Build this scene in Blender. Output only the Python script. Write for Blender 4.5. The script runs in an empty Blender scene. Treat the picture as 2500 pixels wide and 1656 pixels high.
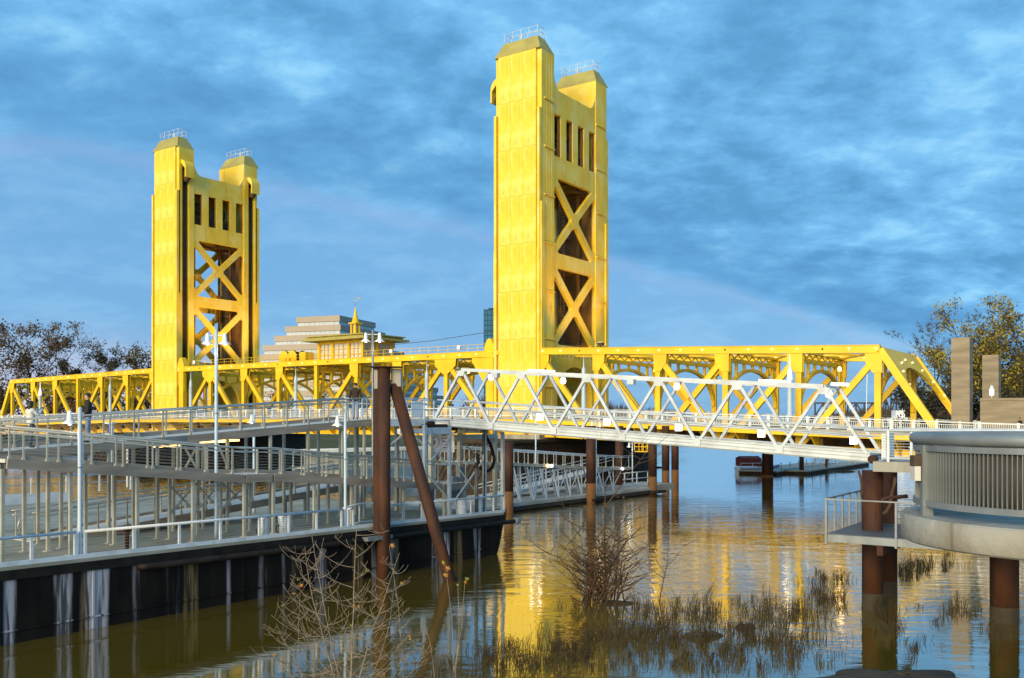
import bpy, math, random
from mathutils import Vector, Matrix

# ------------------------------------------------------------------ camera, sky, sun, exposure
sc = bpy.context.scene
F, HOR, ZC = 2274.0, 1025.0, 7.0           # focal length and horizon of the 2500 px wide photograph, eye height
cam_d = bpy.data.cameras.new("camera")
cam = bpy.data.objects.new("camera", cam_d)
sc.collection.objects.link(cam)
cam.location = (0, 0, ZC)
cam.rotation_euler = (math.radians(90), 0, 0)
cam_d.sensor_width = 36.0
cam_d.lens = 36.0 * F / 2500.0
cam_d.shift_y = (HOR - 828.0) / 2500.0
cam_d.clip_end = 20000
sc.camera = cam
sc.view_settings.view_transform = 'Standard'
sc.view_settings.look = 'None'
sc.view_settings.exposure = 0.22
sc.view_settings.gamma = 1.0
sc.cycles.use_denoising = True
sc.cycles.max_bounces = 6
sc.cycles.sample_clamp_indirect = 4.0

SUN_TO = Vector((-0.46, -0.88, 0.30)).normalized()      # direction towards the low western sun
world = bpy.data.worlds.new("World")
sc.world = world
world.use_nodes = True
wn, wl = world.node_tree.nodes, world.node_tree.links
wn.clear()


def wnode(t, **kw):
    n = wn.new(t)
    for k, v in kw.items():
        setattr(n, k, v)
    return n


def wmath(op, a, b=None, c=None, clamp=False):
    n = wn.new('ShaderNodeMath')
    n.operation = op
    n.use_clamp = clamp
    for i, v in enumerate((a, b, c)):
        if v is None:
            continue
        if isinstance(v, (int, float)):
            n.inputs[i].default_value = v
        else:
            wl.new(v, n.inputs[i])
    return n.outputs[0]


def wmix(f, a, b):
    n = wn.new('ShaderNodeMix')
    n.data_type = 'RGBA'
    for sock, v in ((n.inputs[0], f), (n.inputs[6], a), (n.inputs[7], b)):
        if isinstance(v, (int, float)):
            sock.default_value = v
        elif isinstance(v, tuple):
            sock.default_value = (*v, 1)
        else:
            wl.new(v, sock)
    return n.outputs[2]


def wsmooth(v, lo, hi):
    n = wn.new('ShaderNodeMapRange')
    n.interpolation_type = 'SMOOTHSTEP'
    wl.new(v, n.inputs[0])
    n.inputs[1].default_value = lo
    n.inputs[2].default_value = hi
    return n.outputs[0]


def wnoise(vec, scale, detail, rough=0.55, dist=0.0):
    n = wn.new('ShaderNodeTexNoise')
    n.inputs['Scale'].default_value = scale
    n.inputs['Detail'].default_value = detail
    n.inputs['Roughness'].default_value = rough
    n.inputs['Distortion'].default_value = dist
    wl.new(vec, n.inputs['Vector'])
    return n.outputs[0]


tc = wnode('ShaderNodeTexCoord')
sep = wnode('ShaderNodeSeparateXYZ')
wl.new(tc.outputs['Generated'], sep.inputs[0])
dz = wmath('ADD', wmath('MAXIMUM', sep.outputs[2], 0.0), 0.14)
px_, py_ = wmath('DIVIDE', sep.outputs[0], dz), wmath('DIVIDE', sep.outputs[1], dz)
# cloud-deck coordinates: across and along the straight edge of the cloud sheet
across = wmath('ADD', wmath('MULTIPLY', px_, 0.586), wmath('MULTIPLY', py_, -0.81))
along = wmath('ADD', wmath('MULTIPLY', px_, 0.81), wmath('MULTIPLY', py_, 0.586))
# cloud texture: gently foreshortened towards the horizon
nz_ = wmath('ADD', wmath('MAXIMUM', sep.outputs[2], 0.0), 0.26)
comb = wnode('ShaderNodeCombineXYZ')
wl.new(wmath('DIVIDE', sep.outputs[0], nz_), comb.inputs[0])
wl.new(wmath('MULTIPLY', wmath('DIVIDE', sep.outputs[1], nz_), 1.15), comb.inputs[1])
big = wnoise(comb.outputs[0], 1.7, 2, 0.5, 0.3)
mid = wnoise(comb.outputs[0], 4.6, 8, 0.58, 0.2)
fine = wnoise(comb.outputs[0], 13.0, 7, 0.62, 0.15)
cl = wmath('ADD', wmath('ADD', wmath('MULTIPLY', big, 0.34), wmath('MULTIPLY', mid, 0.44)), wmath('MULTIPLY', fine, 0.22))
lump = wsmooth(cl, 0.40, 0.575)
deck_col = wmix(lump, (0.095, 0.295, 0.55), (0.175, 0.47, 0.79))
wisp = wsmooth(cl, 0.525, 0.63)
deck_col = wmix(wmath('MULTIPLY', wisp, 0.70), deck_col, (0.33, 0.66, 0.90))
edge = wmath('ADD', across, wmath('MULTIPLY', wmath('SUBTRACT', mid, 0.5), 0.30))
sheet = wsmooth(edge, -2.46, -2.24)
rim = wmath('MULTIPLY', wsmooth(edge, -2.42, -2.24), wmath('SUBTRACT', 1.0, wsmooth(edge, -2.15, -1.7)))
deck_col = wmix(wmath('MULTIPLY', rim, 0.55), deck_col, (0.085, 0.262, 0.52))
sky = wnode('ShaderNodeTexSky', sky_type='NISHITA', sun_disc=False)
sky.sun_elevation = math.asin(SUN_TO.z)
sky.sun_rotation = math.atan2(SUN_TO.x, SUN_TO.y)
sky.air_density, sky.dust_density, sky.ozone_density = 1.0, 1.2, 3.0
skys = wnode('ShaderNodeMix', data_type='RGBA', blend_type='MULTIPLY')
skys.inputs[0].default_value = 1.0
wl.new(sky.outputs[0], skys.inputs[6])
skys.inputs[7].default_value = (0.075, 0.082, 0.09, 1)
# beyond the sheet's edge: thin high cloud over the clear western sky, paler towards the horizon, pink low down
low = wsmooth(sep.outputs[2], 0.0, 0.22)
thin = wmix(low, (0.185, 0.435, 0.74), (0.165, 0.41, 0.73))
westness = wsmooth(wmath('ADD', wmath('MULTIPLY', sep.outputs[0], -0.9), wmath('MULTIPLY', sep.outputs[1], 0.25)), 0.15, 0.75)
thin = wmix(wmath('MULTIPLY', westness, wmath('SUBTRACT', 1.0, wsmooth(sep.outputs[2], 0.0, 0.11))), thin, (0.86, 0.70, 0.80))
thin = wmix(wmath('MULTIPLY', wsmooth(cl, 0.46, 0.60), 0.30), thin, (0.32, 0.60, 0.87))
thin = wmix(wmath('MULTIPLY', wmath('SUBTRACT', 1.0, wsmooth(cl, 0.42, 0.52)), 0.40), thin, (0.15, 0.38, 0.68))
pink = wmath('MULTIPLY', wsmooth(edge, -2.56, -2.44), wmath('SUBTRACT', 1.0, wsmooth(edge, -2.44, -2.30)))
thin = wmix(wmath('MULTIPLY', pink, 0.20), thin, (0.38, 0.48, 0.72))
clear = wmix(0.80, skys.outputs[2], thin)
skycol = wmix(sheet, clear, deck_col)
bg = wnode('ShaderNodeBackground')
wl.new(skycol, bg.inputs[0])
bg.inputs[1].default_value = 1.0
wo = wnode('ShaderNodeOutputWorld')
wl.new(bg.outputs[0], wo.inputs[0])

sun_d = bpy.data.lights.new("sun", 'SUN')
sun_d.energy = 4.4
sun_d.angle = math.radians(32)
sun_d.color = (1.0, 0.80, 0.48)
sun = bpy.data.objects.new("sun", sun_d)
sun.rotation_euler = SUN_TO.to_track_quat('Z', 'Y').to_euler()
sun.location = (-60, -80, 60)
sc.collection.objects.link(sun)

# ------------------------------------------------------------------ helpers
rng = random.Random(11)
COL = sc.collection


def at(x, y, Y):
    """world point at depth Y seen at photograph pixel x, y"""
    return Vector(((x - 1250.0) / F * Y, Y, ZC - (y - HOR) / F * Y))


def on(x, y, z):
    """world point at height z seen at photograph pixel x, y"""
    return at(x, y, F * (ZC - z) / (y - HOR))


MATS = {}


def material(name, c1, c2=None, scale=1.5, rough=0.55, metal=0.0, bump=0.0, bscale=20.0, stretch=(1, 1, 1), lo=0.35, hi=0.65, spec=0.5, alpha=None, emit=None, detail=4):
    m = bpy.data.materials.new(name)
    m.use_nodes = True
    nt = m.node_tree
    n, l = nt.nodes, nt.links
    b = n['Principled BSDF']
    b.inputs['Base Color'].default_value = (*c1, 1)
    b.inputs['Roughness'].default_value = rough
    b.inputs['Metallic'].default_value = metal
    b.inputs['Specular IOR Level'].default_value = spec
    if emit:
        b.inputs['Emission Color'].default_value = (*emit[0], 1)
        b.inputs['Emission Strength'].default_value = emit[1]
    if c2 or bump:
        t = n.new('ShaderNodeTexCoord')
        mp = n.new('ShaderNodeMapping')
        mp.inputs['Scale'].default_value = stretch
        l.new(t.outputs['Object'], mp.inputs[0])
    if c2:
        ns = n.new('ShaderNodeTexNoise')
        ns.inputs['Scale'].default_value = scale
        ns.inputs['Detail'].default_value = detail
        l.new(mp.outputs[0], ns.inputs['Vector'])
        r = n.new('ShaderNodeValToRGB')
        r.color_ramp.elements[0].position, r.color_ramp.elements[1].position = lo, hi
        r.color_ramp.elements[0].color, r.color_ramp.elements[1].color = (*c1, 1), (*c2, 1)
        l.new(ns.outputs[0], r.inputs[0])
        l.new(r.outputs[0], b.inputs['Base Color'])
    if bump:
        nb = n.new('ShaderNodeTexNoise')
        nb.inputs['Scale'].default_value = bscale
        nb.inputs['Detail'].default_value = 5
        l.new(mp.outputs[0], nb.inputs['Vector'])
        bp = n.new('ShaderNodeBump')
        bp.inputs['Strength'].default_value = bump
        bp.inputs['Distance'].default_value = 0.05
        l.new(nb.outputs[0], bp.inputs['Height'])
        l.new(bp.outputs[0], b.inputs['Normal'])
    MATS[name] = m
    return m


def streak_material(name, base, layers, rough=0.6, bump=0.15):
    """base colour plus vertical runs; layers = (colour, scale along x, length scale z, lo, hi, strength, seed)"""
    m = material(name, base, rough=rough, bump=bump, bscale=6)
    nt = m.node_tree
    n, l = nt.nodes, nt.links
    b = n['Principled BSDF']
    t = n.new('ShaderNodeTexCoord')
    prev = None
    for col, sx, sz, lo, hi, st, seed in layers:
        mp = n.new('ShaderNodeMapping')
        mp.inputs['Scale'].default_value = (sx, sx, sz)
        mp.inputs['Location'].default_value = (seed, seed * 2, 0)
        l.new(t.outputs['Object'], mp.inputs[0])
        ns = n.new('ShaderNodeTexNoise')
        ns.inputs['Scale'].default_value = 1.0
        ns.inputs['Detail'].default_value = 5
        l.new(mp.outputs[0], ns.inputs['Vector'])
        mr = n.new('ShaderNodeMapRange')
        mr.interpolation_type = 'SMOOTHSTEP'
        mr.inputs[1].default_value, mr.inputs[2].default_value = lo, hi
        mr.inputs[4].default_value = st
        l.new(ns.outputs[0], mr.inputs[0])
        mx = n.new('ShaderNodeMix')
        mx.data_type = 'RGBA'
        l.new(mr.outputs[0], mx.inputs[0])
        if prev is None:
            mx.inputs[6].default_value = (*base, 1)
        else:
            l.new(prev, mx.inputs[6])
        mx.inputs[7].default_value = (*col, 1)
        prev = mx.outputs[2]
    l.new(prev, b.inputs['Base Color'])
    return m


class MB:
    def __init__(self):
        self.v, self.f, self.s, self.m = [], [], [], []
        self.cur = 0

    def add(self, vs, fs, smooth=False):
        o = len(self.v)
        self.v += [tuple(v) for v in vs]
        for f in fs:
            self.f.append([i + o for i in f])
            self.s.append(smooth)
            self.m.append(self.cur)
        return self

    def box(self, x0, x1, y0, y1, z0, z1):
        vs = [(x, y, z) for z in (z0, z1) for y in (y0, y1) for x in (x0, x1)]
        return self.add(vs, [(0, 2, 3, 1), (4, 5, 7, 6), (0, 1, 5, 4), (2, 6, 7, 3), (0, 4, 6, 2), (1, 3, 7, 5)])

    def cbox(self, c, sx, sy, sz):
        return self.box(c[0] - sx / 2, c[0] + sx / 2, c[1] - sy / 2, c[1] + sy / 2, c[2] - sz / 2, c[2] + sz / 2)

    def bar(self, p, q, w, h=None, up=(0, 0, 1)):
        """rectangular bar: w across, h along up"""
        h = w if h is None else h
        p, q = Vector(p), Vector(q)
        d = (q - p).normalized()
        up = Vector(up)
        sd = d.cross(up)
        if sd.length < 1e-4:
            sd = d.cross(Vector((1, 0, 0)))
        sd.normalize()
        u = sd.cross(d).normalized()
        vs = []
        for e in (p, q):
            for a, b in ((-1, -1), (1, -1), (1, 1), (-1, 1)):
                vs.append(e + sd * (a * w / 2) + u * (b * h / 2))
        return self.add(vs, [(0, 1, 2, 3), (7, 6, 5, 4), (0, 4, 5, 1), (1, 5, 6, 2), (2, 6, 7, 3), (3, 7, 4, 0)])

    def tube(self, p, q, r, r2=None, n=8, caps=True):
        return self.path([p, q], [r, r if r2 is None else r2], n, caps)

    def path(self, pts, rs, n=6, caps=True):
        pts = [Vector(p) for p in pts]
        if not isinstance(rs, (list, tuple)):
            rs = [rs] * len(pts)
        o = len(self.v)
        prev = None
        for i, p in enumerate(pts):
            if i == 0:
                d = pts[1] - pts[0]
            elif i == len(pts) - 1:
                d = pts[-1] - pts[-2]
            else:
                d = (pts[i + 1] - pts[i - 1])
            d.normalize()
            if prev is None:
                a = d.cross(Vector((0, 0, 1)))
                if a.length < 1e-3:
                    a = d.cross(Vector((1, 0, 0)))
            else:
                a = prev - d * prev.dot(d)
                if a.length < 1e-4:
                    a = d.cross(Vector((1, 0, 0)))
            a.normalize()
            prev = a
            b = d.cross(a)
            for k in range(n):
                t = 2 * math.pi * k / n
                self.v.append(tuple(p + (a * math.cos(t) + b * math.sin(t)) * rs[i]))
        for i in range(len(pts) - 1):
            for k in range(n):
                k2 = (k + 1) % n
                self.f.append([o + i * n + k, o + i * n + k2, o + (i + 1) * n + k2, o + (i + 1) * n + k])
                self.s.append(n > 4)
                self.m.append(self.cur)
        if caps:
            self.f.append([o + k for k in range(n)][::-1])
            self.f.append([o + (len(pts) - 1) * n + k for k in range(n)])
            self.s += [False, False]
            self.m += [self.cur, self.cur]
        return self

    def lathe(self, c, prof, n=16, axis='z'):
        """prof: list of (radius, height)"""
        c = Vector(c)
        o = len(self.v)
        for r, h in prof:
            for k in range(n):
                t = 2 * math.pi * k / n
                if axis == 'z':
                    self.v.append(tuple(c + Vector((r * math.cos(t), r * math.sin(t), h))))
                elif axis == 'y':
                    self.v.append(tuple(c + Vector((r * math.cos(t), h, r * math.sin(t)))))
                else:
                    self.v.append(tuple(c + Vector((h, r * math.cos(t), r * math.sin(t)))))
        for i in range(len(prof) - 1):
            for k in range(n):
                k2 = (k + 1) % n
                self.f.append([o + i * n + k, o + i * n + k2, o + (i + 1) * n + k2, o + (i + 1) * n + k])
                self.s.append(True)
                self.m.append(self.cur)
        for i, rev in ((0, True), (len(prof) - 1, False)):
            if prof[i][0] > 1e-3:
                f = [o + i * n + k for k in range(n)]
                self.f.append(f[::-1] if rev else f)
                self.s.append(False)
                self.m.append(self.cur)
        return self

    def prism(self, poly, p0, ax, ay, an, th):
        """polygon (2D) extruded by th along an; ax, ay the 2D axes"""
        p0, ax, ay, an = Vector(p0), Vector(ax), Vector(ay), Vector(an)
        n = len(poly)
        a = [p0 + ax * x + ay * y for x, y in poly]
        b = [p + an * th for p in a]
        return self.add(a + b, [list(range(n))[::-1], list(range(n, 2 * n))] + [(i, (i + 1) % n, n + (i + 1) % n, n + i) for i in range(n)])

    def mesh(self, name, mats):
        me = bpy.data.meshes.new(name)
        me.from_pydata(self.v, [], self.f)
        me.polygons.foreach_set('use_smooth', self.s)
        for m in (mats if isinstance(mats, (list, tuple)) else [mats]):
            me.materials.append(MATS[m])
        if isinstance(mats, (list, tuple)):
            me.polygons.foreach_set('material_index', self.m)
        me.update()
        return me

    def build(self, name, mats, parent=None, loc=None, rz=None):
        return place(self.mesh(name, mats), name, parent, loc, rz)


def place(me, name, parent=None, loc=None, rz=None):
    o = bpy.data.objects.new(name, me)
    COL.objects.link(o)
    if parent:
        o.parent = parent
    if loc is not None:
        o.location = loc
    if rz is not None:
        o.rotation_euler = (0, 0, rz)
    return o


def thing(name, label, cat, loc=(0, 0, 0), rz=0.0, group=None):
    o = bpy.data.objects.new(name, None)
    o.empty_display_size = 0.2
    COL.objects.link(o)
    o.location = loc
    o.rotation_euler = (0, 0, rz)
    return tag(o, label, cat, group)


def tag(o, label, cat, group=None):
    o['label'] = label
    o['category'] = cat
    if group:
        o['group'] = group
    return o


def structure(o):
    o['kind'] = 'structure'
    return o


def stuff(o):
    o['kind'] = 'stuff'
    return o


def copy_tree(o, parent=None):
    c = o.copy()
    COL.objects.link(c)
    c.parent = parent
    for ch in list(o.children):
        copy_tree(ch, c)
    return c


def lamp_light(name, loc, energy, color, radius=0.15, parent=None):
    d = bpy.data.lights.new(name, 'POINT')
    d.energy = energy
    d.color = color
    d.shadow_soft_size = radius
    o = bpy.data.objects.new(name, d)
    COL.objects.link(o)
    o.location = loc
    if parent:
        o.parent = parent
    return o


# ------------------------------------------------------------------ materials
material('yellow', (0.82, 0.535, 0.006), (0.72, 0.43, 0.006), 0.35, 0.48, bump=0.05, bscale=3)
streak_material('yellow_face', (0.83, 0.565, 0.032), [((0.74, 0.44, 0.012), 0.5, 0.3, 0.46, 0.68, 0.65, 3.1), ((0.84, 0.64, 0.14), 0.35, 0.35, 0.46, 0.62, 0.75, 1.3), ((0.34, 0.17, 0.02), 2.6, 0.12, 0.615, 0.75, 0.5, 7.7), ((0.44, 0.25, 0.03), 0.9, 0.9, 0.63, 0.75, 0.5, 12.2)], rough=0.55, bump=0.08)
material('yellow_cap', (0.38, 0.33, 0.085), (0.31, 0.26, 0.06), 0.6, 0.6)
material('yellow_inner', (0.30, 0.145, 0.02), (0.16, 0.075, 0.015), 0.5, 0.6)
material('dark_brown', (0.045, 0.03, 0.012), (0.09, 0.055, 0.015), 1.0, 0.8)
material('machinery', (0.16, 0.11, 0.03), (0.07, 0.05, 0.02), 1.0, 0.6)
streak_material('white', (0.62, 0.67, 0.71), [((0.50, 0.53, 0.55), 1.6, 1.6, 0.42, 0.66, 0.8, 3.1), ((0.30, 0.22, 0.14), 6.0, 1.5, 0.65, 0.78, 0.5, 6.2)], rough=0.45, bump=0.06)
streak_material('gangway_white', (0.50, 0.56, 0.61), [((0.40, 0.43, 0.46), 1.5, 1.5, 0.42, 0.66, 0.8, 2.1), ((0.24, 0.17, 0.11), 5.0, 1.2, 0.63, 0.76, 0.55, 5.2), ((0.60, 0.65, 0.69), 0.7, 0.7, 0.5, 0.7, 0.6, 8.8)], rough=0.45, bump=0.08)
material('steel', (0.55, 0.54, 0.48), (0.42, 0.41, 0.36), 2.0, 0.38, metal=0.55)
material('steel_post', (0.50, 0.485, 0.41), (0.36, 0.345, 0.28), 1.5, 0.5, metal=0.2)
material('galv', (0.24, 0.27, 0.285), (0.17, 0.19, 0.20), 1.6, 0.5, metal=0.35)
material('lamp_pole', (0.42, 0.53, 0.62), (0.36, 0.46, 0.55), 1.2, 0.45)
material('rail_gray', (0.12, 0.13, 0.14), (0.085, 0.09, 0.10), 1.5, 0.55, metal=0.2)
material('mesh_panel', (0.042, 0.037, 0.028), (0.032, 0.028, 0.022), 5, 0.7)
material('fascia', (0.33, 0.28, 0.225), (0.23, 0.19, 0.15), 1.4, 0.75, stretch=(0.35, 1, 3), bump=0.2, bscale=12)
material('ramp_deck', (0.56, 0.56, 0.53), (0.46, 0.46, 0.43), 1.0, 0.75, bump=0.1)
material('barge_deck', (0.34, 0.325, 0.26), (0.22, 0.205, 0.15), 0.5, 0.8, bump=0.25, bscale=9)
material('float_deck', (0.42, 0.40, 0.36), (0.29, 0.27, 0.23), 0.5, 0.8, bump=0.2)
streak_material('hull', (0.006, 0.005, 0.0045), [((0.016, 0.012, 0.010), 1.2, 0.4, 0.45, 0.65, 0.8, 2.2), ((0.25, 0.18, 0.09), 0.75, 0.03, 0.55, 0.65, 0.75, 9.4), ((0.46, 0.45, 0.50), 0.8, 0.04, 0.55, 0.63, 0.85, 4.9), ((0.010, 0.008, 0.006), 6.0, 0.35, 0.46, 0.60, 0.85, 0.7)], rough=0.6, bump=0.25)
MATS['hull'].node_tree.nodes['Principled BSDF'].inputs['Specular IOR Level'].default_value = 0.12
material('rubber', (0.008, 0.007, 0.006), (0.02, 0.016, 0.013), 2, 0.65, spec=0.2)
streak_material('rust', (0.034, 0.0095, 0.003), [((0.072, 0.022, 0.005), 1.5, 0.5, 0.45, 0.65, 0.8, 1.7), ((0.018, 0.006, 0.003), 2.5, 0.35, 0.5, 0.7, 0.7, 5.5), ((0.20, 0.09, 0.03), 6, 3, 0.68, 0.76, 0.35, 2.8)], rough=0.78, bump=0.35)
material('rust_low', (0.17, 0.075, 0.02), (0.12, 0.048, 0.012), 2.0, 0.85, stretch=(1, 1, 0.4), bump=0.3, bscale=8)
streak_material('concrete', (0.30, 0.295, 0.26), [((0.20, 0.18, 0.14), 0.9, 0.35, 0.45, 0.7, 0.8, 2.0), ((0.40, 0.41, 0.39), 2.2, 0.7, 0.52, 0.7, 0.6, 6.0), ((0.11, 0.085, 0.055), 3.5, 0.4, 0.58, 0.74, 0.6, 3.3), ((0.15, 0.15, 0.09), 0.7, 1.5, 0.58, 0.72, 0.5, 9.1)], rough=0.85, bump=0.5)
material('board_concrete', (0.285, 0.235, 0.165), (0.20, 0.165, 0.11), 0.8, 0.85, stretch=(0.5, 0.5, 3), bump=0.5, bscale=5)
material('timber', (0.04, 0.026, 0.014), (0.02, 0.013, 0.008), 1.2, 0.85, bump=0.4, bscale=8)
material('asphalt', (0.06, 0.06, 0.06), (0.045, 0.045, 0.045), 3, 0.9)
material('slab', (0.34, 0.34, 0.32), (0.26, 0.26, 0.24), 0.8, 0.8)
material('bark', (0.085, 0.06, 0.04), (0.05, 0.035, 0.024), 4, 0.9)
material('pale_bark', (0.27, 0.225, 0.175), (0.15, 0.115, 0.08), 6, 0.85)
material('brown_twig', (0.075, 0.042, 0.022), (0.045, 0.025, 0.014), 5, 0.9)
material('leaf_brown', (0.115, 0.068, 0.018), (0.07, 0.04, 0.012), 0.6, 0.8)
material('leaf_olive', (0.11, 0.09, 0.025), (0.07, 0.05, 0.016), 0.5, 0.8)
material('leaf_gold', (0.36, 0.29, 0.02), (0.20, 0.16, 0.015), 0.6, 0.75)
material('leaf_dark', (0.035, 0.035, 0.012), (0.02, 0.018, 0.008), 0.6, 0.8)
material('leaf_autumn', (0.36, 0.18, 0.02), (0.22, 0.07, 0.015), 8, 0.7)
material('leaf_green', (0.27, 0.27, 0.03), (0.18, 0.18, 0.025), 8, 0.7)
material('reed', (0.052, 0.034, 0.009), (0.024, 0.015, 0.005), 1.5, 0.85)
material('reed_green', (0.060, 0.048, 0.010), (0.035, 0.026, 0.007), 1.5, 0.85)
material('mud', (0.045, 0.034, 0.016), (0.028, 0.02, 0.01), 1.2, 0.8, bump=0.6, bscale=5)
material('grass', (0.085, 0.085, 0.010), (0.11, 0.085, 0.018), 0.12, 0.9, bump=0.5, bscale=1.5)
material('path', (0.36, 0.35, 0.32), rough=0.9)
material('far_wood', (0.085, 0.06, 0.05), (0.055, 0.042, 0.036), 0.05, 0.95)
material('glow_white', (0.9, 0.9, 0.9), emit=((1.0, 0.97, 0.88), 1.6))
material('glow_warm', (0.9, 0.8, 0.5), emit=((1.0, 0.60, 0.16), 4.0))
material('glow_bulb', (0.9, 0.85, 0.6), emit=((1.0, 0.84, 0.42), 1.3))
material('glow_soft', (0.85, 0.86, 0.85), emit=((1.0, 0.97, 0.92), 0.55))
material('bulb_dead', (0.12, 0.08, 0.03), rough=0.5)
material('red_light', (0.6, 0.02, 0.01), emit=((1, 0.05, 0.02), 4))
material('building', (0.40, 0.34, 0.28), (0.36, 0.30, 0.24), 0.05, 0.85)
material('band_glass', (0.42, 0.48, 0.52), (0.52, 0.56, 0.58), 0.08, 0.15, stretch=(3, 3, 1))
material('blue_glass', (0.010, 0.085, 0.17), (0.016, 0.13, 0.24), 0.12, 0.35, spec=0.06)
material('mullion', (0.004, 0.045, 0.09), rough=0.6, spec=0.2)
material('lamp_white', (0.72, 0.74, 0.75), rough=0.4)
material('house_pane', (0.62, 0.62, 0.58), (0.50, 0.51, 0.50), 1.0, 0.15)
material('skin', (0.44, 0.25, 0.17), rough=0.6)
material('hair', (0.012, 0.008, 0.006), rough=0.55)
material('black_cloth', (0.012, 0.011, 0.012), (0.022, 0.02, 0.02), 8, 0.9)
material('brown_cloth', (0.022, 0.013, 0.008), (0.035, 0.02, 0.012), 8, 0.9)
material('white_cloth', (0.62, 0.62, 0.58), (0.50, 0.50, 0.47), 9, 0.9)
material('denim', (0.13, 0.20, 0.36), (0.20, 0.27, 0.42), 9, 0.9)
material('dark_denim', (0.045, 0.06, 0.09), (0.03, 0.04, 0.06), 9, 0.9)
material('blue_cloth', (0.02, 0.08, 0.35), rough=0.9)
material('red_cloth', (0.16, 0.02, 0.015), (0.22, 0.03, 0.02), 1, 0.8)
material('boat_white', (0.72, 0.74, 0.76), rough=0.3)
material('boat_blue', (0.04, 0.10, 0.30), rough=0.3)
material('dark_steel', (0.05, 0.04, 0.035), (0.035, 0.03, 0.028), 0.1, 0.7)
material('sign_white', (0.78, 0.74, 0.72), rough=0.5)
material('ink', (0.02, 0.02, 0.02), rough=0.6)
material('ink_orange', (0.45, 0.22, 0.12), rough=0.6)
material('sign_blue', (0.03, 0.06, 0.45), rough=0.5)
material('litter', (0.75, 0.78, 0.8), rough=0.5)

# water: muddy river with wind ripples, reflecting
m = bpy.data.materials.new('water')
m.use_nodes = True
MATS['water'] = m
n, l = m.node_tree.nodes, m.node_tree.links
b = n['Principled BSDF']
b.inputs['Roughness'].default_value = 0.035
b.inputs['IOR'].default_value = 1.60
b.inputs['Specular IOR Level'].default_value = 1.0
t = n.new('ShaderNodeTexCoord')


def wtex(scale, sx, sy, detail, rot=0.0, dist=0.0):
    mp = n.new('ShaderNodeMapping')
    mp.inputs['Scale'].default_value = (sx, sy, 1)
    mp.inputs['Rotation'].default_value = (0, 0, rot)
    l.new(t.outputs['Object'], mp.inputs[0])
    ns = n.new('ShaderNodeTexNoise')
    ns.inputs['Scale'].default_value = scale
    ns.inputs['Detail'].default_value = detail
    ns.inputs['Distortion'].default_value = dist
    l.new(mp.outputs[0], ns.inputs['Vector'])
    return ns.outputs[0]


def nmath(op, a, b_):
    q = n.new('ShaderNodeMath')
    q.operation = op
    for i, v in enumerate((a, b_)):
        if isinstance(v, (int, float)):
            q.inputs[i].default_value = v
        else:
            l.new(v, q.inputs[i])
    return q.outputs[0]


calm = wtex(0.035, 1, 1, 2)
cm = n.new('ShaderNodeMapRange')
cm.inputs[1].default_value, cm.inputs[2].default_value = 0.40, 0.60
cm.inputs[3].default_value, cm.inputs[4].default_value = 0.35, 1.0
l.new(calm, cm.inputs[0])
sy_ = n.new('ShaderNodeSeparateXYZ')
l.new(t.outputs['Object'], sy_.inputs[0])


def ramp_(lo, hi, a_, b__):
    mr = n.new('ShaderNodeMapRange')
    mr.interpolation_type = 'SMOOTHSTEP'
    mr.inputs[1].default_value, mr.inputs[2].default_value, mr.inputs[3].default_value, mr.inputs[4].default_value = lo, hi, a_, b__
    l.new(sy_.outputs[1], mr.inputs[0])
    return mr.outputs[0]


wind = nmath('MULTIPLY', ramp_(29.0, 50.0, 0.40, 1.45), ramp_(80.0, 125.0, 1.0, 0.40))
hgt = nmath('ADD', nmath('MULTIPLY', wtex(0.55, 0.55, 1.6, 3, 0.35, 0.6), 0.75), nmath('MULTIPLY', wtex(2.6, 0.45, 1.6, 4, -0.15, 0.5), 0.20))
bp = n.new('ShaderNodeBump')
l.new(nmath('MULTIPLY', nmath('MULTIPLY', cm.outputs[0], wind), 0.20), bp.inputs['Strength'])
bp.inputs['Distance'].default_value = 0.30
l.new(hgt, bp.inputs['Height'])
l.new(bp.outputs[0], b.inputs['Normal'])
l.new(bp.outputs[0], b.inputs['Coat Normal'])
b.inputs['Coat Weight'].default_value = 1.0
b.inputs['Coat Roughness'].default_value = 0.03
b.inputs['Coat IOR'].default_value = 1.5
mud = n.new('ShaderNodeValToRGB')
mud.color_ramp.elements[0].color = (0.095, 0.064, 0.004, 1)
mud.color_ramp.elements[1].color = (0.15, 0.102, 0.012, 1)
mud.color_ramp.elements[0].position, mud.color_ramp.elements[1].position = 0.35, 0.65
l.new(wtex(0.06, 1, 1, 3), mud.inputs[0])
l.new(mud.outputs[0], b.inputs['Base Color'])

# ------------------------------------------------------------------ setting: water, banks
w = MB()
w.add([(-6000, -60, 0), (6000, -60, 0), (6000, 12000, 0), (-6000, 12000, 0)], [(0, 1, 2, 3)])
structure(w.build('river_water', 'water'))


def bank(name, shore, back, z_in, mat):
    """shore: waterline points; back: matching inland points; rises from below the water to z_in"""
    mb = MB()
    vs, n_ = [], len(shore)
    rows = [(-0.10, -1.2), (0.0, -0.05), (0.03, 1.2), (0.07, 2.8), (0.13, 4.4), (0.3, z_in), (1.0, z_in + 1.0)]
    r2 = random.Random(5)
    for f_, z in rows:
        for i in range(n_):
            a, c = Vector((*shore[i], 0)), Vector((*back[i], 0))
            p = a + (c - a) * f_
            vs.append((p.x + r2.uniform(-.6, .6), p.y + r2.uniform(-.6, .6), z + r2.uniform(-.15, .15)))
    fs = []
    for r in range(len(rows) - 1):
        for i in range(n_ - 1):
            fs.append((r * n_ + i, r * n_ + i + 1, (r + 1) * n_ + i + 1, (r + 1) * n_ + i))
    mb.add(vs, fs, True)
    return structure(mb.build(name, mat))


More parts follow.
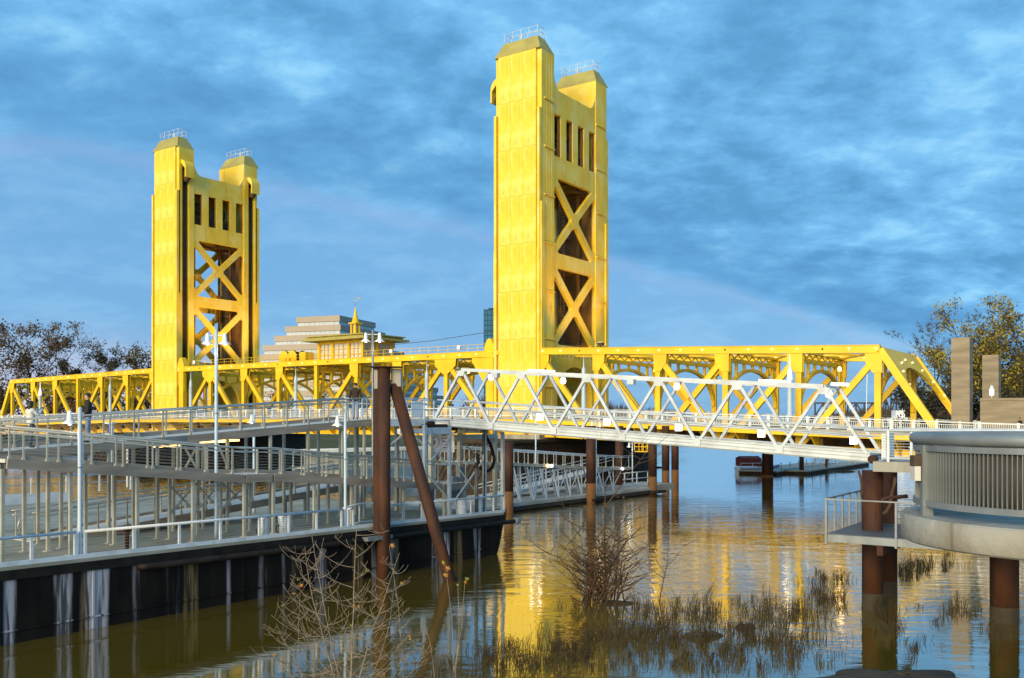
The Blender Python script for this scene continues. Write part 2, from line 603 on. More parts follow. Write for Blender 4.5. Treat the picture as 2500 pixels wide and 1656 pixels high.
bank('west_bank_terrain',
     [(-700, -60), (-240, 90), (-140, 150), (-108, 178), (-60, 196), (-30, 203), (0, 255), (40, 380), (110, 650), (230, 1100), (500, 2500), (900, 6000)],
     [(-1700, 300), (-900, 500), (-700, 560), (-600, 600), (-500, 640), (-420, 700), (-420, 800), (-420, 950), (-420, 1300), (-420, 2000), (-300, 4000), (-300, 9000)], 6.2, 'grass')
bank('east_bank_terrain',
     [(900, 6000), (640, 2500), (420, 1100), (260, 560), (150, 270), (92, 140), (66, 92), (52, 70), (34, 42), (27, 26), (22, 8), (20, -60)],
     [(3000, 9000), (2200, 4000), (1500, 2000), (900, 900), (500, 500), (400, 260), (300, 160), (260, 110), (220, 60), (220, 30), (220, 0), (220, -60)], 5.0, 'grass')
# footpath on the far bank
mb = MB()
pp = [(-75, 212, 4.3), (-52, 217.5, 4.3), (-32, 224, 4.3), (-12, 245, 4.3)]
vs = []
for x, y, z in pp:
    vs += [(x, y, z + 0.25), (x, y + 2.2, z + 0.42)]
mb.add(vs, [(2 * i, 2 * i + 2, 2 * i + 3, 2 * i + 1) for i in range(len(pp) - 1)])
structure(mb.build('bank_path', 'path'))

# ------------------------------------------------------------------ the bridge
BO, BA = Vector((3.31, 110.6, 0)), math.radians(-34.79)
E1, E2 = Vector((math.cos(BA), math.sin(BA), 0)), Vector((-math.sin(BA), math.cos(BA), 0))
D, W = 6.65, 16.6
LS0, LS1 = -6.65 - 63.25, -6.65          # lift span between the towers
ZD = 7.33                                # roadway / sidewalk level of the lift span
ZTOP = 15.5                              # top of the chords


def bw(s, t, z):
    return BO + E1 * s + E2 * t + Vector((0, 0, z))


def make_tower():
    root = thing('bridge_tower', '', 'bridge tower')
    hw, hd, lw = W / 2, D / 2, 3.2
    yi = hw - lw                       # inner face of the legs (5.1)
    z0, zt = 4.7, 51.3
    pm = None
    for sgn in (-1, 1):
        mb = MB()
        ys = sorted([sgn * hw - sgn * 0.36, sgn * (hw - 0.95)])
        mb.box(-hd, hd, ys[0], ys[1], z0, zt)
        ys = sorted([sgn * (hw - 2.25), sgn * yi])
        mb.box(-hd, hd, ys[0], ys[1], z0, zt)
        ys = sorted([sgn * (hw - 0.95), sgn * (hw - 2.25)])
        mb.box(-hd, hd - 1.4, ys[0], ys[1], z0, zt)
        mb.box(hd - 1.4, hd, ys[0], ys[1], 48.2, zt)
        leg = mb.build('leg', 'yellow_face', root)
        # plate panels on the outer face
        rows, cols = 8, 3
        ph, pw = (zt - 5.2) / rows, (D - 1.16) / cols
        if pm is None:
            q = MB()
            q.box(-pw / 2 + .008, pw / 2 - .008, -0.16, 0.16, 0.01, ph - 0.01)
            pm = q.mesh('panel', 'yellow_face')
        for r in range(rows):
            for c in range(cols):
                p = place(pm, 'panel', leg, (-hd + 0.58 + pw * (c + .5), sgn * (hw - 0.17 - 0.01 * ((r * 3 + c) % 2)), 5.2 + ph * r))
        for e in (-1, 1):               # corner strips, thicker below
            q = MB()
            q.box(e * (hd - 0.17) - 0.17, e * (hd - 0.17) + 0.17, -0.34, 0.34, 0, 39.2)
            q.box(e * (hd - 0.17) - 0.20, e * (hd - 0.17) + 0.20, -0.37, 0.37, 0, 22.5)
            q.build('corner_strip', 'yellow_face', leg, (0, sgn * (hw - .22), 5.0))
        # stepped flange on the roadway side
        q = MB()
        q.box(-hd - 0.16, -hd, sgn * hw - 0.8 if sgn > 0 else -hw + 0.12, hw - 0.12 if sgn > 0 else -hw + 0.8, 5.0, 33.0)
        q.build('flange', 'yellow_face', leg)
        q = MB()                        # plate laps across the road-side faces
        for k in range(1, 8):
            z_ = 5.2 + ph * k
            q.box(-hd - .165, -hd + .01, *sorted((sgn * (hw - .9), sgn * (yi + .02))), z_ - .07, z_ + .07)
        for k in range(1, 4):
            for x_ in (-hd - .02, ):
                q.box(x_, x_ + .03, *sorted((sgn * (yi + .55 * k), sgn * (yi + .55 * k + .05))), 5.2, 50.8)
        stuff(q.build('plate_laps', 'yellow_face', leg))
        # ropes and back plate in dark brown, added to paint the slot's shade
        q = MB()
        for k in range(5):
            q.tube((hd - 0.55, sgn * (hw - 1.15 - .22 * k), 7), (hd - 0.55, sgn * (hw - 1.15 - .22 * k), 47.2), 0.085, n=6)
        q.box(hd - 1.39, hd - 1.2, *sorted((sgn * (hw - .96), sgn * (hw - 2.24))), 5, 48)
        q.build('rope_bundle', 'dark_brown', leg)
        # hipped cap
        q = MB()
        a, b_ = (hd + .02, lw / 2 + .02), (hd - .85, lw / 2 - .8)
        cy = sgn * (hw - lw / 2)
        vs = [(x * a[0], cy + y * a[1], zt + .003) for x, y in ((-1, -1), (1, -1), (1, 1), (-1, 1))] + [(x * b_[0], cy + y * b_[1], zt + 1.85) for x, y in ((-1, -1), (1, -1), (1, 1), (-1, 1))]
        q.add(vs, [(3, 2, 1, 0), (4, 5, 6, 7), (0, 1, 5, 4), (1, 2, 6, 5), (2, 3, 7, 6), (3, 0, 4, 7)])
        cap = q.build('cap', 'yellow_cap', root)
        q = MB()
        zz = zt + 1.85
        cor = [(x * (b_[0] - .05), cy + y * (b_[1] - .05)) for x, y in ((-1, -1), (1, -1), (1, 1), (-1, 1))]
        for i in range(4):
            p, r_ = Vector((*cor[i], zz)), Vector((*cor[(i + 1) % 4], zz))
            nn = 4 if i % 2 == 0 else 2
            for k in range(nn):
                g = p + (r_ - p) * (k / nn)
                q.tube(g, g + Vector((0, 0, 1.25)), 0.032, n=5)
            for h in (0.65, 1.25):
                q.tube(p + Vector((0, 0, h)), r_ + Vector((0, 0, h)), 0.028, n=5)
        q.tube((0.4, cy, zz), (0.4, cy, zz + 0.9), 0.16, n=8)
        q.build('cap_railing', 'white', cap)
        # sheave hood over the slot
        q = MB()
        hy = sorted((sgn * (hw - .75), sgn * (hw - 2.45)))
        prof = [(0, 2.9)] + [(1.15 * math.sin(a_), 1.5 + 1.4 * math.cos(a_)) for a_ in [k * math.pi / 10 for k in range(1, 6)]] + [(1.15, 0), (0.95, 0), (0.95, 1.4), (0, 2.4)]
        q.prism([(x, z) for x, z in prof], (hd + .003, hy[0], 46.3), (1, 0, 0), (0, 0, 1), (0, 1, 0), hy[1] - hy[0])
        q.build('sheave_hood', 'yellow_face', root)
        q = MB()
        q.lathe((hd + .1, (hy[0] + hy[1]) / 2 - .35, 46.6), [(0.25, 0), (0.85, 0), (0.85, .7), (.25, .7)], 20, 'y')
        q.build('sheave', 'dark_brown', root)
    for sx in (-1, 1):                  # portal walls on both road faces
        x0, x1 = sorted((sx * (hd - .08), sx * (hd - .60)))
        mb = MB()
        mb.box(x0, x1, -yi + .002, yi - .002, 44.3, 47.3)
        mb.box(x0, x1, -yi + .002, yi - .002, 36.6, 39.2)
        cs = [-4.2, -1.4, 1.4, 4.2]
        ed = [-yi + .002] + [v for c in cs for v in (c - .76, c + .76)] + [yi - .002]
        for i in range(0, len(ed), 2):
            mb.box(x0, x1, ed[i], ed[i + 1], 39.2, 44.3)
        for sy in (-1, 1):             # coves up to the legs
            prof = [(0, 0), (1.5, 0)] + [(1.5 - 1.5 * math.sin(a_), 2.6 - 2.6 * math.cos(a_)) for a_ in [k * math.pi / 16 for k in range(1, 9)]]
            mb.prism(prof, (x0, sy * (yi - .002), 47.3), (0, -sy, 0), (0, 0, 1), (1, 0, 0), x1 - x0)
        pw_ = mb.build('portal_wall', 'yellow_face', root)
        mb = MB()
        for c in cs:                    # window reveals
            mb.box(x0 + .1, x1 - .1, c - .76, c - .70, 39.2, 44.3)
            mb.box(x0 + .1, x1 - .1, c + .70, c + .76, 39.2, 44.3)
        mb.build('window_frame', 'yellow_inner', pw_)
        # bracing bay
        xm = (x0 + x1) / 2
        for k, (za, zb) in enumerate(((16.2, 25.6), (27.4, 36.6))):
            mb = MB()
            mb.bar((xm, -yi, za), (xm, yi, zb), 0.46, .92, up=(0, 0, 1))
            mb.bar((xm, -yi, zb), (xm, yi, za), 0.44, .92, up=(0, 0, 1))
            zc = (za + zb) / 2
            mb.prism([(-.85, -.3), (-.3, -.95), (.3, -.95), (.85, -.3), (.85, .3), (.3, .95), (-.3, .95), (-.85, .3)], (xm - .24, 0, zc), (0, 1, 0), (0, 0, 1), (1, 0, 0), .48)
            for sy in (-1, 1):
                for zz, d_ in ((za, 1), (zb, -1)):
                    mb.prism([(0, 0), (1.2, 0), (.75, .5 * d_), (.5, 1.1 * d_), (0, 1.5 * d_)], (xm - .235, sy * yi, zz), (0, -sy, 0), (0, 0, 1), (1, 0, 0), .47)
            mb.build('cross_brace', 'yellow_face', root)
        mb = MB()
        mb.box(x0 + .01, x1 - .01, -yi, yi, 25.6, 27.4)
        mb.build('strut', 'yellow_face', root)
        # lower curtain with the road arch
        mb = MB()
        n_ = 20
        top, vs = 16.2, []
        for i in range(n_ + 1):
            a_ = math.pi * i / n_
            y = -4.3 * math.cos(a_)
            vs.append((y, 9.4 + 4.2 * math.sin(a_) ** 0.9))
        for i in range(n_):
            (ya, zA), (yb, zB) = vs[i], vs[i + 1]
            mb.prism([(ya, zA), (yb, zB), (yb, top), (ya, top)], (x0 + .02, 0, 0), (0, 1, 0), (0, 0, 1), (1, 0, 0), x1 - x0 - .04)
        for sy in (-1, 1):
            mb.box(x0 + .02, x1 - .02, *sorted((sy * 4.3, sy * yi)), 5.0, top)
        aw = mb.build('arch_wall', 'yellow_face', root)
        mb = MB()
        for k in range(-4, 5):
            mb.lathe((x0 - .02 if sx < 0 else x1 - .05, k * 1.0, 14.9), [(.09, 0), (.09, .07)], 8, 'x')
        mb.build('rivet', 'dark_brown', aw)
    # inside: machine room, floors, ladders; dark brown plates added to darken leg faces
    for sy in (-1, 1):
        MB().box(-hd + .62, hd - .62, *sorted((sy * (yi - .004), sy * (yi - .05))), 16.3, 36.5).build('dark_inner_plate', 'yellow_inner', root)
    mb = MB()
    mb.box(-hd + .62, hd - .62, -yi + .01, yi - .01, 38.3, 38.8)
    mb.box(-1.6, 1.6, -yi + .3, yi - .3, 38.8, 41.2)
    mb.lathe((0, -2.2, 42.3), [(.2, -.6), (1.3, -.6), (1.3, .6), (.2, .6)], 18, 'y')
    mb.lathe((0, 2.2, 42.3), [(.2, -.6), (1.3, -.6), (1.3, .6), (.2, .6)], 18, 'y')
    mb.build('machine_floor', 'machinery', root)
    mb = MB()
    mb.box(-hd + .62, hd - .62, -yi + .01, yi - .01, 45.6, 46.0)
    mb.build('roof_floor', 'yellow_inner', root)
    mb = MB()
    for z in (16.3, 26.3, 36.3):
        mb.box(-hd + .62, hd - .62, -yi + .02, -yi + .6, z, z + .35)
        mb.box(-hd + .62, hd - .62, yi - .6, yi - .02, z, z + .35)
        mb.bar((-hd + .62, -yi + .5, z + .2), (hd - .62, yi - .5, z + .2), .3, .3)
        mb.bar((-hd + .62, yi - .5, z + .2), (hd - .62, -yi + .5, z + .2), .28, .28)
    for sy in (-1, 1):                 # counterweight guides
        for x in (-1.5, 1.3):
            mb.box(x - .15, x + .15, sy * 3.6 - .15, sy * 3.6 + .15, 16, 38.3)
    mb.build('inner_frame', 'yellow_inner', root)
    mb = MB()
    for lx, ly in ((-.6, yi - .7), (1.4, -yi + .7)):
        for e in (-.25, .25):
            mb.tube((lx + e, ly, 16.3), (lx + e, ly, 38.3), .035, n=5)
        for k in range(36):
            mb.tube((lx - .25, ly, 16.6 + .6 * k), (lx + .25, ly, 16.6 + .6 * k), .025, n=4)
        for k in range(9):
            mb.lathe((lx, ly, 18.5 + 2.2 * k), [(.42, 0), (.44, .05)], 10)
        for z in (22, 31):
            mb.box(lx - .8, lx + .8, ly - .6, ly + .6, z, z + .08)
            for e in (-.75, .75):
                mb.tube((lx + e, ly, z), (lx + e, ly, z + 1.1), .03, n=4)
            mb.tube((lx - .75, ly, z + 1.1), (lx + .75, ly, z + 1.1), .03, n=4)
    mb.build('ladder', 'steel', root)
    return root


twr = make_tower()
twr.location = bw(-D / 2, W / 2, 0)
twr.rotation_euler = (0, 0, BA + math.pi)
twr2 = copy_tree(twr)
twr2.location = bw(LS0 - D / 2, W / 2, 0)
twr2.rotation_euler = (0, 0, BA)
tag(twr, 'taller-looking yellow steel lift tower nearer the camera, its bracing side facing right', 'bridge tower', 'towers of the lift bridge')
tag(twr2, 'smaller-looking yellow steel lift tower farther off, beside the bare trees', 'bridge tower', 'towers of the lift bridge')


def make_fender(s_c, label):
    root = thing('timber_fender', label, 'fender', bw(s_c, 0, 0), BA, 'timber fenders round the tower piers')
    mb = MB()
    mb.box(-4.6, 4.6, -9.8, 26.4, -1, 4.35)
    mb.build('core', 'timber', root)
    mb = MB()
    mb.box(-4.95, 4.95, -10.2, 26.8, 4.352, 4.7)
    mb.build('cap_beam', 'timber', root)
    mb = MB()                          # pier under the tower
    mb.box(-3.9, 3.9, -1.0, W + 1.0, 4.702, 5.2)
    mb.build('pier_top', 'concrete', root)
    q = MB()
    q.bar((0, 0, 0.1), (0, 4.2, 4.3), .14, .26)
    pm = q.mesh('plank', 'timber')
    for e in (-1, 1):
        for k in range(46):
            place(pm, 'plank', root, (e * 4.67, -9.6 + k * .70, 0))
    q = MB()
    q.bar((0, 0, 0.1), (2.6, 0, 4.3), .14, .26)
    pm = q.mesh('plank', 'timber')
    for k in range(9):
        place(pm, 'plank', root, (-4.5 + k * .72, -9.88, 0))
    return root


make_fender(-D / 2, 'dark timber plank fender round the pier of the nearer bridge tower')
make_fender(LS0 - D / 2, 'dark timber plank fender round the pier of the farther bridge tower')

BULB = MB().lathe((0, 0, 0), [(0.0, -.10), (.08, -.07), (.10, 0), (.08, .07), (0, .10)], 8).mesh('bulb', 'glow_bulb')
BULB_OUT = MB().lathe((0, 0, 0), [(0.0, -.10), (.08, -.07), (.10, 0), (.08, .07), (0, .10)], 8).mesh('bulb', 'bulb_dead')


def make_span(name, label, nodes, zoff, diags, up_nodes, ends, deck_ext, gus_wide=(), posts_skip=()):
    """nodes: s of panel points; zoff(s): level change; diags: (upper index, lower index); up_nodes: verticals; ends: extra sloping end posts ((s,zrel 0 top|1 bottom)...)"""
    root = thing(name, label, 'bridge span', bw(0, 0, 0), BA)
    zb = 5.3                                    # bottom chord centre
    sA, sB = deck_ext
    lo_n, hi_n = nodes[up_nodes[0]], nodes[up_nodes[-1]]
    cA, cB = min(lo_n, ends.get('top', (lo_n, hi_n))[0]), max(hi_n, ends.get('top', (lo_n, hi_n))[1])
    for ti, t in enumerate((0.45, W - 0.45)):
        mb = MB()
        n_ = 6
        for i in range(n_):                    # top chord follows the grade
            a, c = cA + (cB - cA) * i / n_, cA + (cB - cA) * (i + 1) / n_
            mb.bar((a, t, ZTOP - .35 + zoff(a)), (c, t, ZTOP - .35 + zoff(c)), .62, .70)
            mb.bar((a, t, ZTOP + .02 + zoff(a)), (c, t, ZTOP + .02 + zoff(c)), .78, .05)
            mb.bar((a, t, ZTOP - .72 + zoff(a)), (c, t, ZTOP - .72 + zoff(c)), .74, .05)
        chord = mb.build('top_chord', 'yellow', root)
        nb = int((cB - cA) / 2.55)
        for k in range(nb + 1):
            s = cA + .3 + (cB - cA - .6) * k / nb
            dead = (k * 7 + ti * 3) % 11 in (3, 8)
            place(BULB_OUT if dead else BULB, 'bulb', chord, (s, t - .36, ZTOP - .33 + zoff(s)))
        mb = MB()
        for i in range(n_):
            a, c = sA + (sB - sA) * i / n_, sA + (sB - sA) * (i + 1) / n_
            mb.bar((a, t, zb + zoff(a)), (c, t, zb + zoff(c)), .55, .62)
        mb.build('bottom_chord', 'yellow', root)
        for i in up_nodes:
            if i in posts_skip:
                continue
            s = nodes[i]
            q = MB()
            q.bar((s, t, zb + zoff(s)), (s, t, ZTOP - .73 + zoff(s)), .34, .50, up=(1, 0, 0))
            q.bar((s - .27, t, zb + zoff(s)), (s - .27, t, ZTOP - .73 + zoff(s)), .44, .05, up=(1, 0, 0))
            q.bar((s + .27, t, zb + zoff(s)), (s + .27, t, ZTOP - .73 + zoff(s)), .44, .05, up=(1, 0, 0))
            q.build('vertical', 'yellow', root)
        used = {}
        for a, b_ in diags:
            sa, sb = nodes[a], nodes[b_]
            q = MB()
            q.bar((sa, t, ZTOP - 1.0 + zoff(sa)), (sb, t, zb + zoff(sb)), .36, .52)
            for e in (-.28, .28):
                d_ = (Vector((sb, t, zb)) - Vector((sa, t, ZTOP))).normalized()
                nv = Vector((-d_.z, 0, d_.x)) * e
                q.bar(Vector((sa, t, ZTOP - 1.0 + zoff(sa))) + nv, Vector((sb, t, zb + zoff(sb))) + nv, .46, .05)
            q.build('diagonal', 'yellow', root)
            used.setdefault(a, []).append(1 if sb > sa else -1)
        for a, dirs in used.items():           # gusset plates under the chord
            s = nodes[a]
            L = 1.15 if -1 in dirs else .45
            R_ = 1.15 if 1 in dirs else .45
            if a in gus_wide:
                L, R_ = 1.75, 1.75
            z = ZTOP - .73 + zoff(s)
            poly = [(-L, 0), (R_, 0), (R_ * .95, -.9), (.42, -1.9), (-.42, -1.9), (-L * .95, -.9)]
            for e in (-.27, .23):
                q = MB()
                q.prism(poly, (s, t + e, z), (1, 0, 0), (0, 0, 1), (0, 1, 0), .04)
                q.build('gusset', 'yellow', root)
        for (s0, s1) in ends.get('posts', ()):  # sloping end posts
            q = MB()
            q.bar((s0, t, ZTOP - .40 + zoff(s0)), (s1, t, zb + zoff(s1)), .62, .70)
            q.build('end_post', 'yellow', root)
    # arched cross frames
    for i in up_nodes:
        if i in posts_skip:
            continue
        s = nodes[i]
        zo = zoff(s)
        q = MB()
        q.box(s - .16, s + .16, .75, W - .75, ZTOP - 1.6 + zo, ZTOP - 1.15 + zo)
        q.box(s - .20, s + .20, .75, W - .75, ZTOP - .62 + zo, ZTOP - .35 + zo)
        for k in range(14):
            ya, yb = .75 + (W - 1.5) * k / 14, .75 + (W - 1.5) * (k + 1) / 14
            z1, z2 = (ZTOP - 1.15 + zo, ZTOP - .62 + zo) if k % 2 == 0 else (ZTOP - .62 + zo, ZTOP - 1.15 + zo)
            q.bar((s, ya, z1), (s, yb, z2), .10, .10)
        pts = []
        for k in range(19):
            a_ = math.pi * k / 18
            pts.append((s, W / 2 - (W / 2 - .7) * math.cos(a_), 9.2 + zo + 4.1 * math.sin(a_)))
        for k in range(18):
            q.bar(pts[k], pts[k + 1], .40, .34, up=(0, 0, 1) if 2 < k < 15 else (0, 1, 0))
        for k in (3, 5, 7, 9, 11, 13, 15):
            p = pts[k]
            q.bar(p, (p[0], p[1], ZTOP - 1.6 + zo), .26, .30, up=(0, 1, 0))
        q.build('arch_frame', 'yellow', root)
    # top laterals
    q = MB()
    idx = [i for i in up_nodes]
    for a, b_ in zip(idx[:-1], idx[1:]):
        sa, sb = nodes[a], nodes[b_]
        q.bar((sa, .8, ZTOP - .5 + zoff(sa)), (sb, W - .8, ZTOP - .5 + zoff(sb)), .22, .2)
        q.bar((sa, W - .8, ZTOP - .52 + zoff(sa)), (sb, .8, ZTOP - .52 + zoff(sb)), .22, .2)
        q.bar((sa, W / 2, ZTOP - .5 + zoff(sa)), (sb, W / 2, ZTOP - .5 + zoff(sb)), .22, .2)
    q.build('top_bracing', 'yellow', root)
    # floor
    n_ = 8
    ss = [sA + (sB - sA) * i / n_ for i in range(n_ + 1)]
    road, floor, walk, fas = MB(), MB(), {-1.35: MB(), W + 1.35: MB()}, {-1.35: MB(), W + 1.35: MB()}
    for a, c in zip(ss[:-1], ss[1:]):
        za, zc = ZD + zoff(a), ZD + zoff(c)
        road.bar((a, W / 2, za - .12), (c, W / 2, zc - .12), W - 1.7, .2)
        for t0 in (-1.35, W + 1.35):
            walk[t0].bar((a, t0, za - .13), (c, t0, zc - .13), 2.5, .26)
            tt = t0 - 1.27 if t0 < 0 else t0 + 1.27
            fas[t0].bar((a, tt, za - .50), (c, tt, zc - .50), .14, .44)
        for t0 in (3.2, 6.6, 10, 13.4):
            floor.bar((a, t0, za - .65), (c, t0, zc - .65), .3, .8)
    road.build('roadway', 'asphalt', root)
    for t0 in walk:
        walk[t0].build('sidewalk', 'slab', root)
        fas[t0].build('sidewalk_fascia', 'yellow', root)
    k = 0
    s = sA + 1.0
    while s < sB - .3:
        floor.box(s - .18, s + .18, .7, W - .7, 5.3 + zoff(s), 6.4 + zoff(s))
        s += 3.83
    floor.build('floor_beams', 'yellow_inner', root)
    s = sA + 1.0
    while s < sB - .3:
        q = MB()
        z = zoff(s)
        q.prism([(-.05, 6.75 + z), (-2.5, 6.75 + z), (-2.5, 6.5 + z), (-.6, 5.15 + z), (-.05, 5.0 + z)], (s - .06, 0.15, 0), (0, 1, 0), (0, 0, 1), (1, 0, 0), .12)
        q.build('bracket', 'yellow', root)
        s += 3.83
    # railings with lamp-topped posts
    for t, near in ((-2.45, True), (W + 2.45, False)):
        q, bal = MB(), MB()
        for a, c in zip(ss[:-1], ss[1:]):
            za, zc = ZD + zoff(a), ZD + zoff(c)
            q.bar((a, t, za + 1.08), (c, t, zc + 1.08), .13, .10)
            q.bar((a, t, za + .86), (c, t, zc + .86), .08, .05)
            q.bar((a, t, za + .16), (c, t, zc + .16), .09, .08)
        q.build('handrail', 'white', root)
        if near:
            s = sA + .1
            while s < sB:
                z = ZD + zoff(s)
                bal.box(s - .02, s + .02, t - .02, t + .02, z + .2, z + .84)
                s += .17
            stuff(bal.build('balusters', 'white', root))
        pm = MB().box(-.13, .13, -.13, .13, 0, .98).box(-.10, .10, -.10, .10, 1.132, 1.2).mesh('rail_post', 'white')
        s, k = sA + .6, 0
        while s < sB - .2:
            po = place(pm, 'rail_post', root, (s, t - .002, ZD + zoff(s)))
            if near and k % 2 == 0:
                place(BULB, 'post_lamp', po, (0, -.16, .90))
            s += 1.92
            k += 1
    return root


# lift span: eight panels
ln = [LS0 + (LS1 - LS0) * i / 8 for i in range(9)]
lift = make_span('lift_span', 'yellow truss lift span of the bridge hanging between the two towers', ln, lambda s: 0.0,
                 [(1, 0), (1, 2), (2, 3), (3, 4), (5, 4), (6, 5), (7, 6), (7, 8)], list(range(0, 9)), {'top': (LS0 + .5, LS1 - .5)}, (LS0 + .2, LS1 - .2), gus_wide=(1, 7), posts_skip=(0, 8))
for e, s in ((1, LS0 + .85), (-1, LS1 - .85)):
    for t in (.45, W - .45):
        q = MB()
        q.prism([(-.9, -.9), (.9, -.9), (.75, .35), (.35, 1.25), (0, 1.45), (-.35, 1.25), (-.75, .35)], (s, t - .42, ZTOP + .1), (1, 0, 0), (0, 0, 1), (0, 1, 0), .84)
        q.box(s - .55, s + .55, t - .36, t + .36, 5.4, ZTOP - .8)
        q.prism([(.1 * e, 0), (-2.3 * e, 0), (-2.3 * e, -.5), (-.6 * e, -3.0), (.1 * e, -3.2)][::e], (s - .5 * -e, t - .2, ZTOP - .75), (-e * -1, 0, 0), (0, 0, 1), (0, 1, 0), .4)
        q.build('end_frame', 'yellow', lift)
        q = MB()
        q.box(s - e * 1.3 - .28, s - e * 1.3 + .28, t - .55, t - .1, ZTOP - .55, ZTOP - .05)
        q.build('guide_shoe', 'yellow', lift)
# walkway railing on top of the lift span
q = MB()
for t in (1.4, W - 1.4):
    s = LS0 + 2
    while s < LS1 - 1.5:
        q.tube((s, t, ZTOP), (s, t, ZTOP + 1.0), .035, n=4)
        s += 1.6
    for h in (.55, 1.0):
        q.tube((LS0 + 2, t, ZTOP + h), (LS1 - 2, t, ZTOP + h), .03, n=4)
q.build('walkway_railing', 'yellow', lift)
q = MB()
q.box(LS0 + 1, LS1 - 1, 1.2, 2.4, ZTOP - .1, ZTOP + .0)
q.box(LS0 + 1, LS1 - 1, W - 2.4, W - 1.2, ZTOP - .1, ZTOP + .0)
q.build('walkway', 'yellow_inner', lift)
for s, t in ((-12.5, .5), (-24, .5), (-66, .5)):        # floodlights on the chord
    q = MB()
    q.tube((s, t, ZTOP), (s, t, ZTOP + .45), .05, n=6)
    q.lathe((s, t - .2, ZTOP + .65), [(.30, 0), (.22, .2), (.12, .5)], 10, 'y')
    fl = q.build('chord_light', 'steel', lift)
    MB().lathe((s, t - .215, ZTOP + .65), [(.0, 0), (.26, 0), (.26, .01), (0, .01)], 10, 'y').build('lens', 'glow_soft', fl)

zr = lambda s: -0.036 * max(s, 0) * (1 if s > 0 else 0)
rn = [0.0, 7.5, 15.2, 23.0, 30.7, 38.3, 45.2]
right = make_span('approach_span', 'yellow truss approach span running from the nearer tower to the concrete pylons', rn, zr,
                  [(0, 1), (1, 2), (2, 3), (3, 2), (4, 3), (5, 4)], [0, 1, 2, 3, 4, 5], {'top': (0.1, 38.5), 'posts': [(38.5, 45.0)]}, (-6.5, 47.0), posts_skip=(0,))
zl = lambda s: -0.017 * max(LS0 - D - s, 0)
l0 = LS0 - D
lnn = [l0 - 7.65 * i for i in range(7)] + [l0 - 7.65 * 6 - 5.6]
left = make_span('approach_span', 'low-looking yellow truss approach span between the farther tower and the left bank', lnn[::-1], zl,
                 [(1, 2), (2, 3), (3, 4), (5, 4), (6, 5), (7, 6)], list(range(1, 8)), {'top': (lnn[6] - .2, l0 - .1), 'posts': [(lnn[6] - .2, lnn[7])]}, (lnn[7] - 12, l0 + D), posts_skip=(7,))
# sheet portal across the near end of the right span, with its ring of bulbs
q = MB()
zE = zr(38.5)
n_ = 16
for i in range(n_):
    pr = []
    for k in (i, i + 1):
        a_ = math.pi * k / n_
        pr.append((W / 2 - (W / 2 - .8) * math.cos(a_), .55 - .38 * math.sin(a_)))
    def ep(y, f_):          # point on the sloping end plane
        return Vector((38.5 + 6.5 * f_, y, ZTOP - .1 + zE + (5.3 - ZTOP) * f_))
    a0, a1 = ep(pr[0][0], .0), ep(pr[1][0], .0)
    b0, b1 = ep(pr[0][0], pr[0][1]), ep(pr[1][0], pr[1][1])
    o2 = Vector((-.25, 0, -.12))
    q.add([a0, a1, b1, b0, a0 + o2, a1 + o2, b1 + o2, b0 + o2], [(0, 3, 2, 1), (4, 5, 6, 7), (3, 7, 6, 2), (0, 1, 5, 4)])
pw_ = q.build('end_portal', 'yellow', right)
for i in range(1, n_, 2):
    a_ = math.pi * (i + .5) / n_
    place(BULB, 'bulb', pw_, ep(W / 2 - (W / 2 - .8) * math.cos(a_), .48 - .38 * math.sin(a_)) + Vector((.1, 0, .1)))
# roadway beyond the truss towards the concrete pylons
q = MB()
q.bar(bw(47.0, W / 2, ZD + zr(47) - .3), bw(110, W / 2, ZD + zr(75) - .3), W + 5.2, .5)
structure(q.build('approach_road', 'slab'))
q = MB()
q.box(13.0, 14.6, -.9, .9, 3.45, 3.55)
for x_ in (13.0, 13.55, 14.05, 14.6):
    for y_ in (-.88, .88):
        q.box(x_ - .04, x_ + .04, y_ - .04, y_ + .04, 3.55, 4.9)
for z_ in (4.0, 4.4):
    q.box(13.0, 14.6, -.91, -.85, z_, z_ + .08)
q.build('inspection_basket', 'yellow', right)
MB().path([(-33, 5, ZTOP + 1.9), (-20, 4, ZTOP + 2.1), (-7.4, 3.4, ZTOP + 2.9)], .035, 4).build('wire', 'dark_brown', lift)
q, pm = thing('road_railing', 'white baluster railing along the approach road beside the concrete pylons', 'railing', bw(0, 0, 0), BA), None
h1, bal = MB(), MB()
sA, sB = 47.0, 64.0
for zz, th in ((1.08, .12), (.16, .09)):
    h1.bar((sA, -2.45, ZD + zr(sA) + zz), (sB, -2.45, ZD + zr(sB) + zz), .12, th)
h1.build('handrail', 'white', q)
s = sA
while s < sB:
    bal.box(s - .02, s + .02, -2.47, -2.43, ZD + zr(s) + .2, ZD + zr(s) + 1.03)
    s += .17
stuff(bal.build('balusters', 'white', q))
pm = MB().box(-.13, .13, -.13, .13, 0, 1.2).mesh('rail_post', 'white')
for k in range(6):
    s = sA + .5 + k * 3.0
    place(pm, 'rail_post', q, (s, -2.46, ZD + zr(s)))

# warm lamps hanging under the truss portals
gl = MB().lathe((0, 0, 0), [(0, -.22), (.16, -.18), (.22, 0), (.16, .16), (.08, .26), (0, .28)], 10).mesh('hanging_lamp', 'glow_warm')
for sp, s, t in ((right, 11, 8.3), (right, 27, 8.3), (right, 34, 3), (left, l0 - 17, 8), (left, l0 - 34, 8), (lift, -17, 8.3), (lift, -33, 8.3), (lift, -55, 8.3)):
    z = ZTOP - 2.2 + (zr(s) if sp is right else zl(s) if sp is left else 0)
    place(gl, 'hanging_lamp', sp, (s, t, z))
    lamp_light('hanging_lamp_light', (s, t, z - .5), 45, (1.0, 0.62, 0.22), .4, sp)

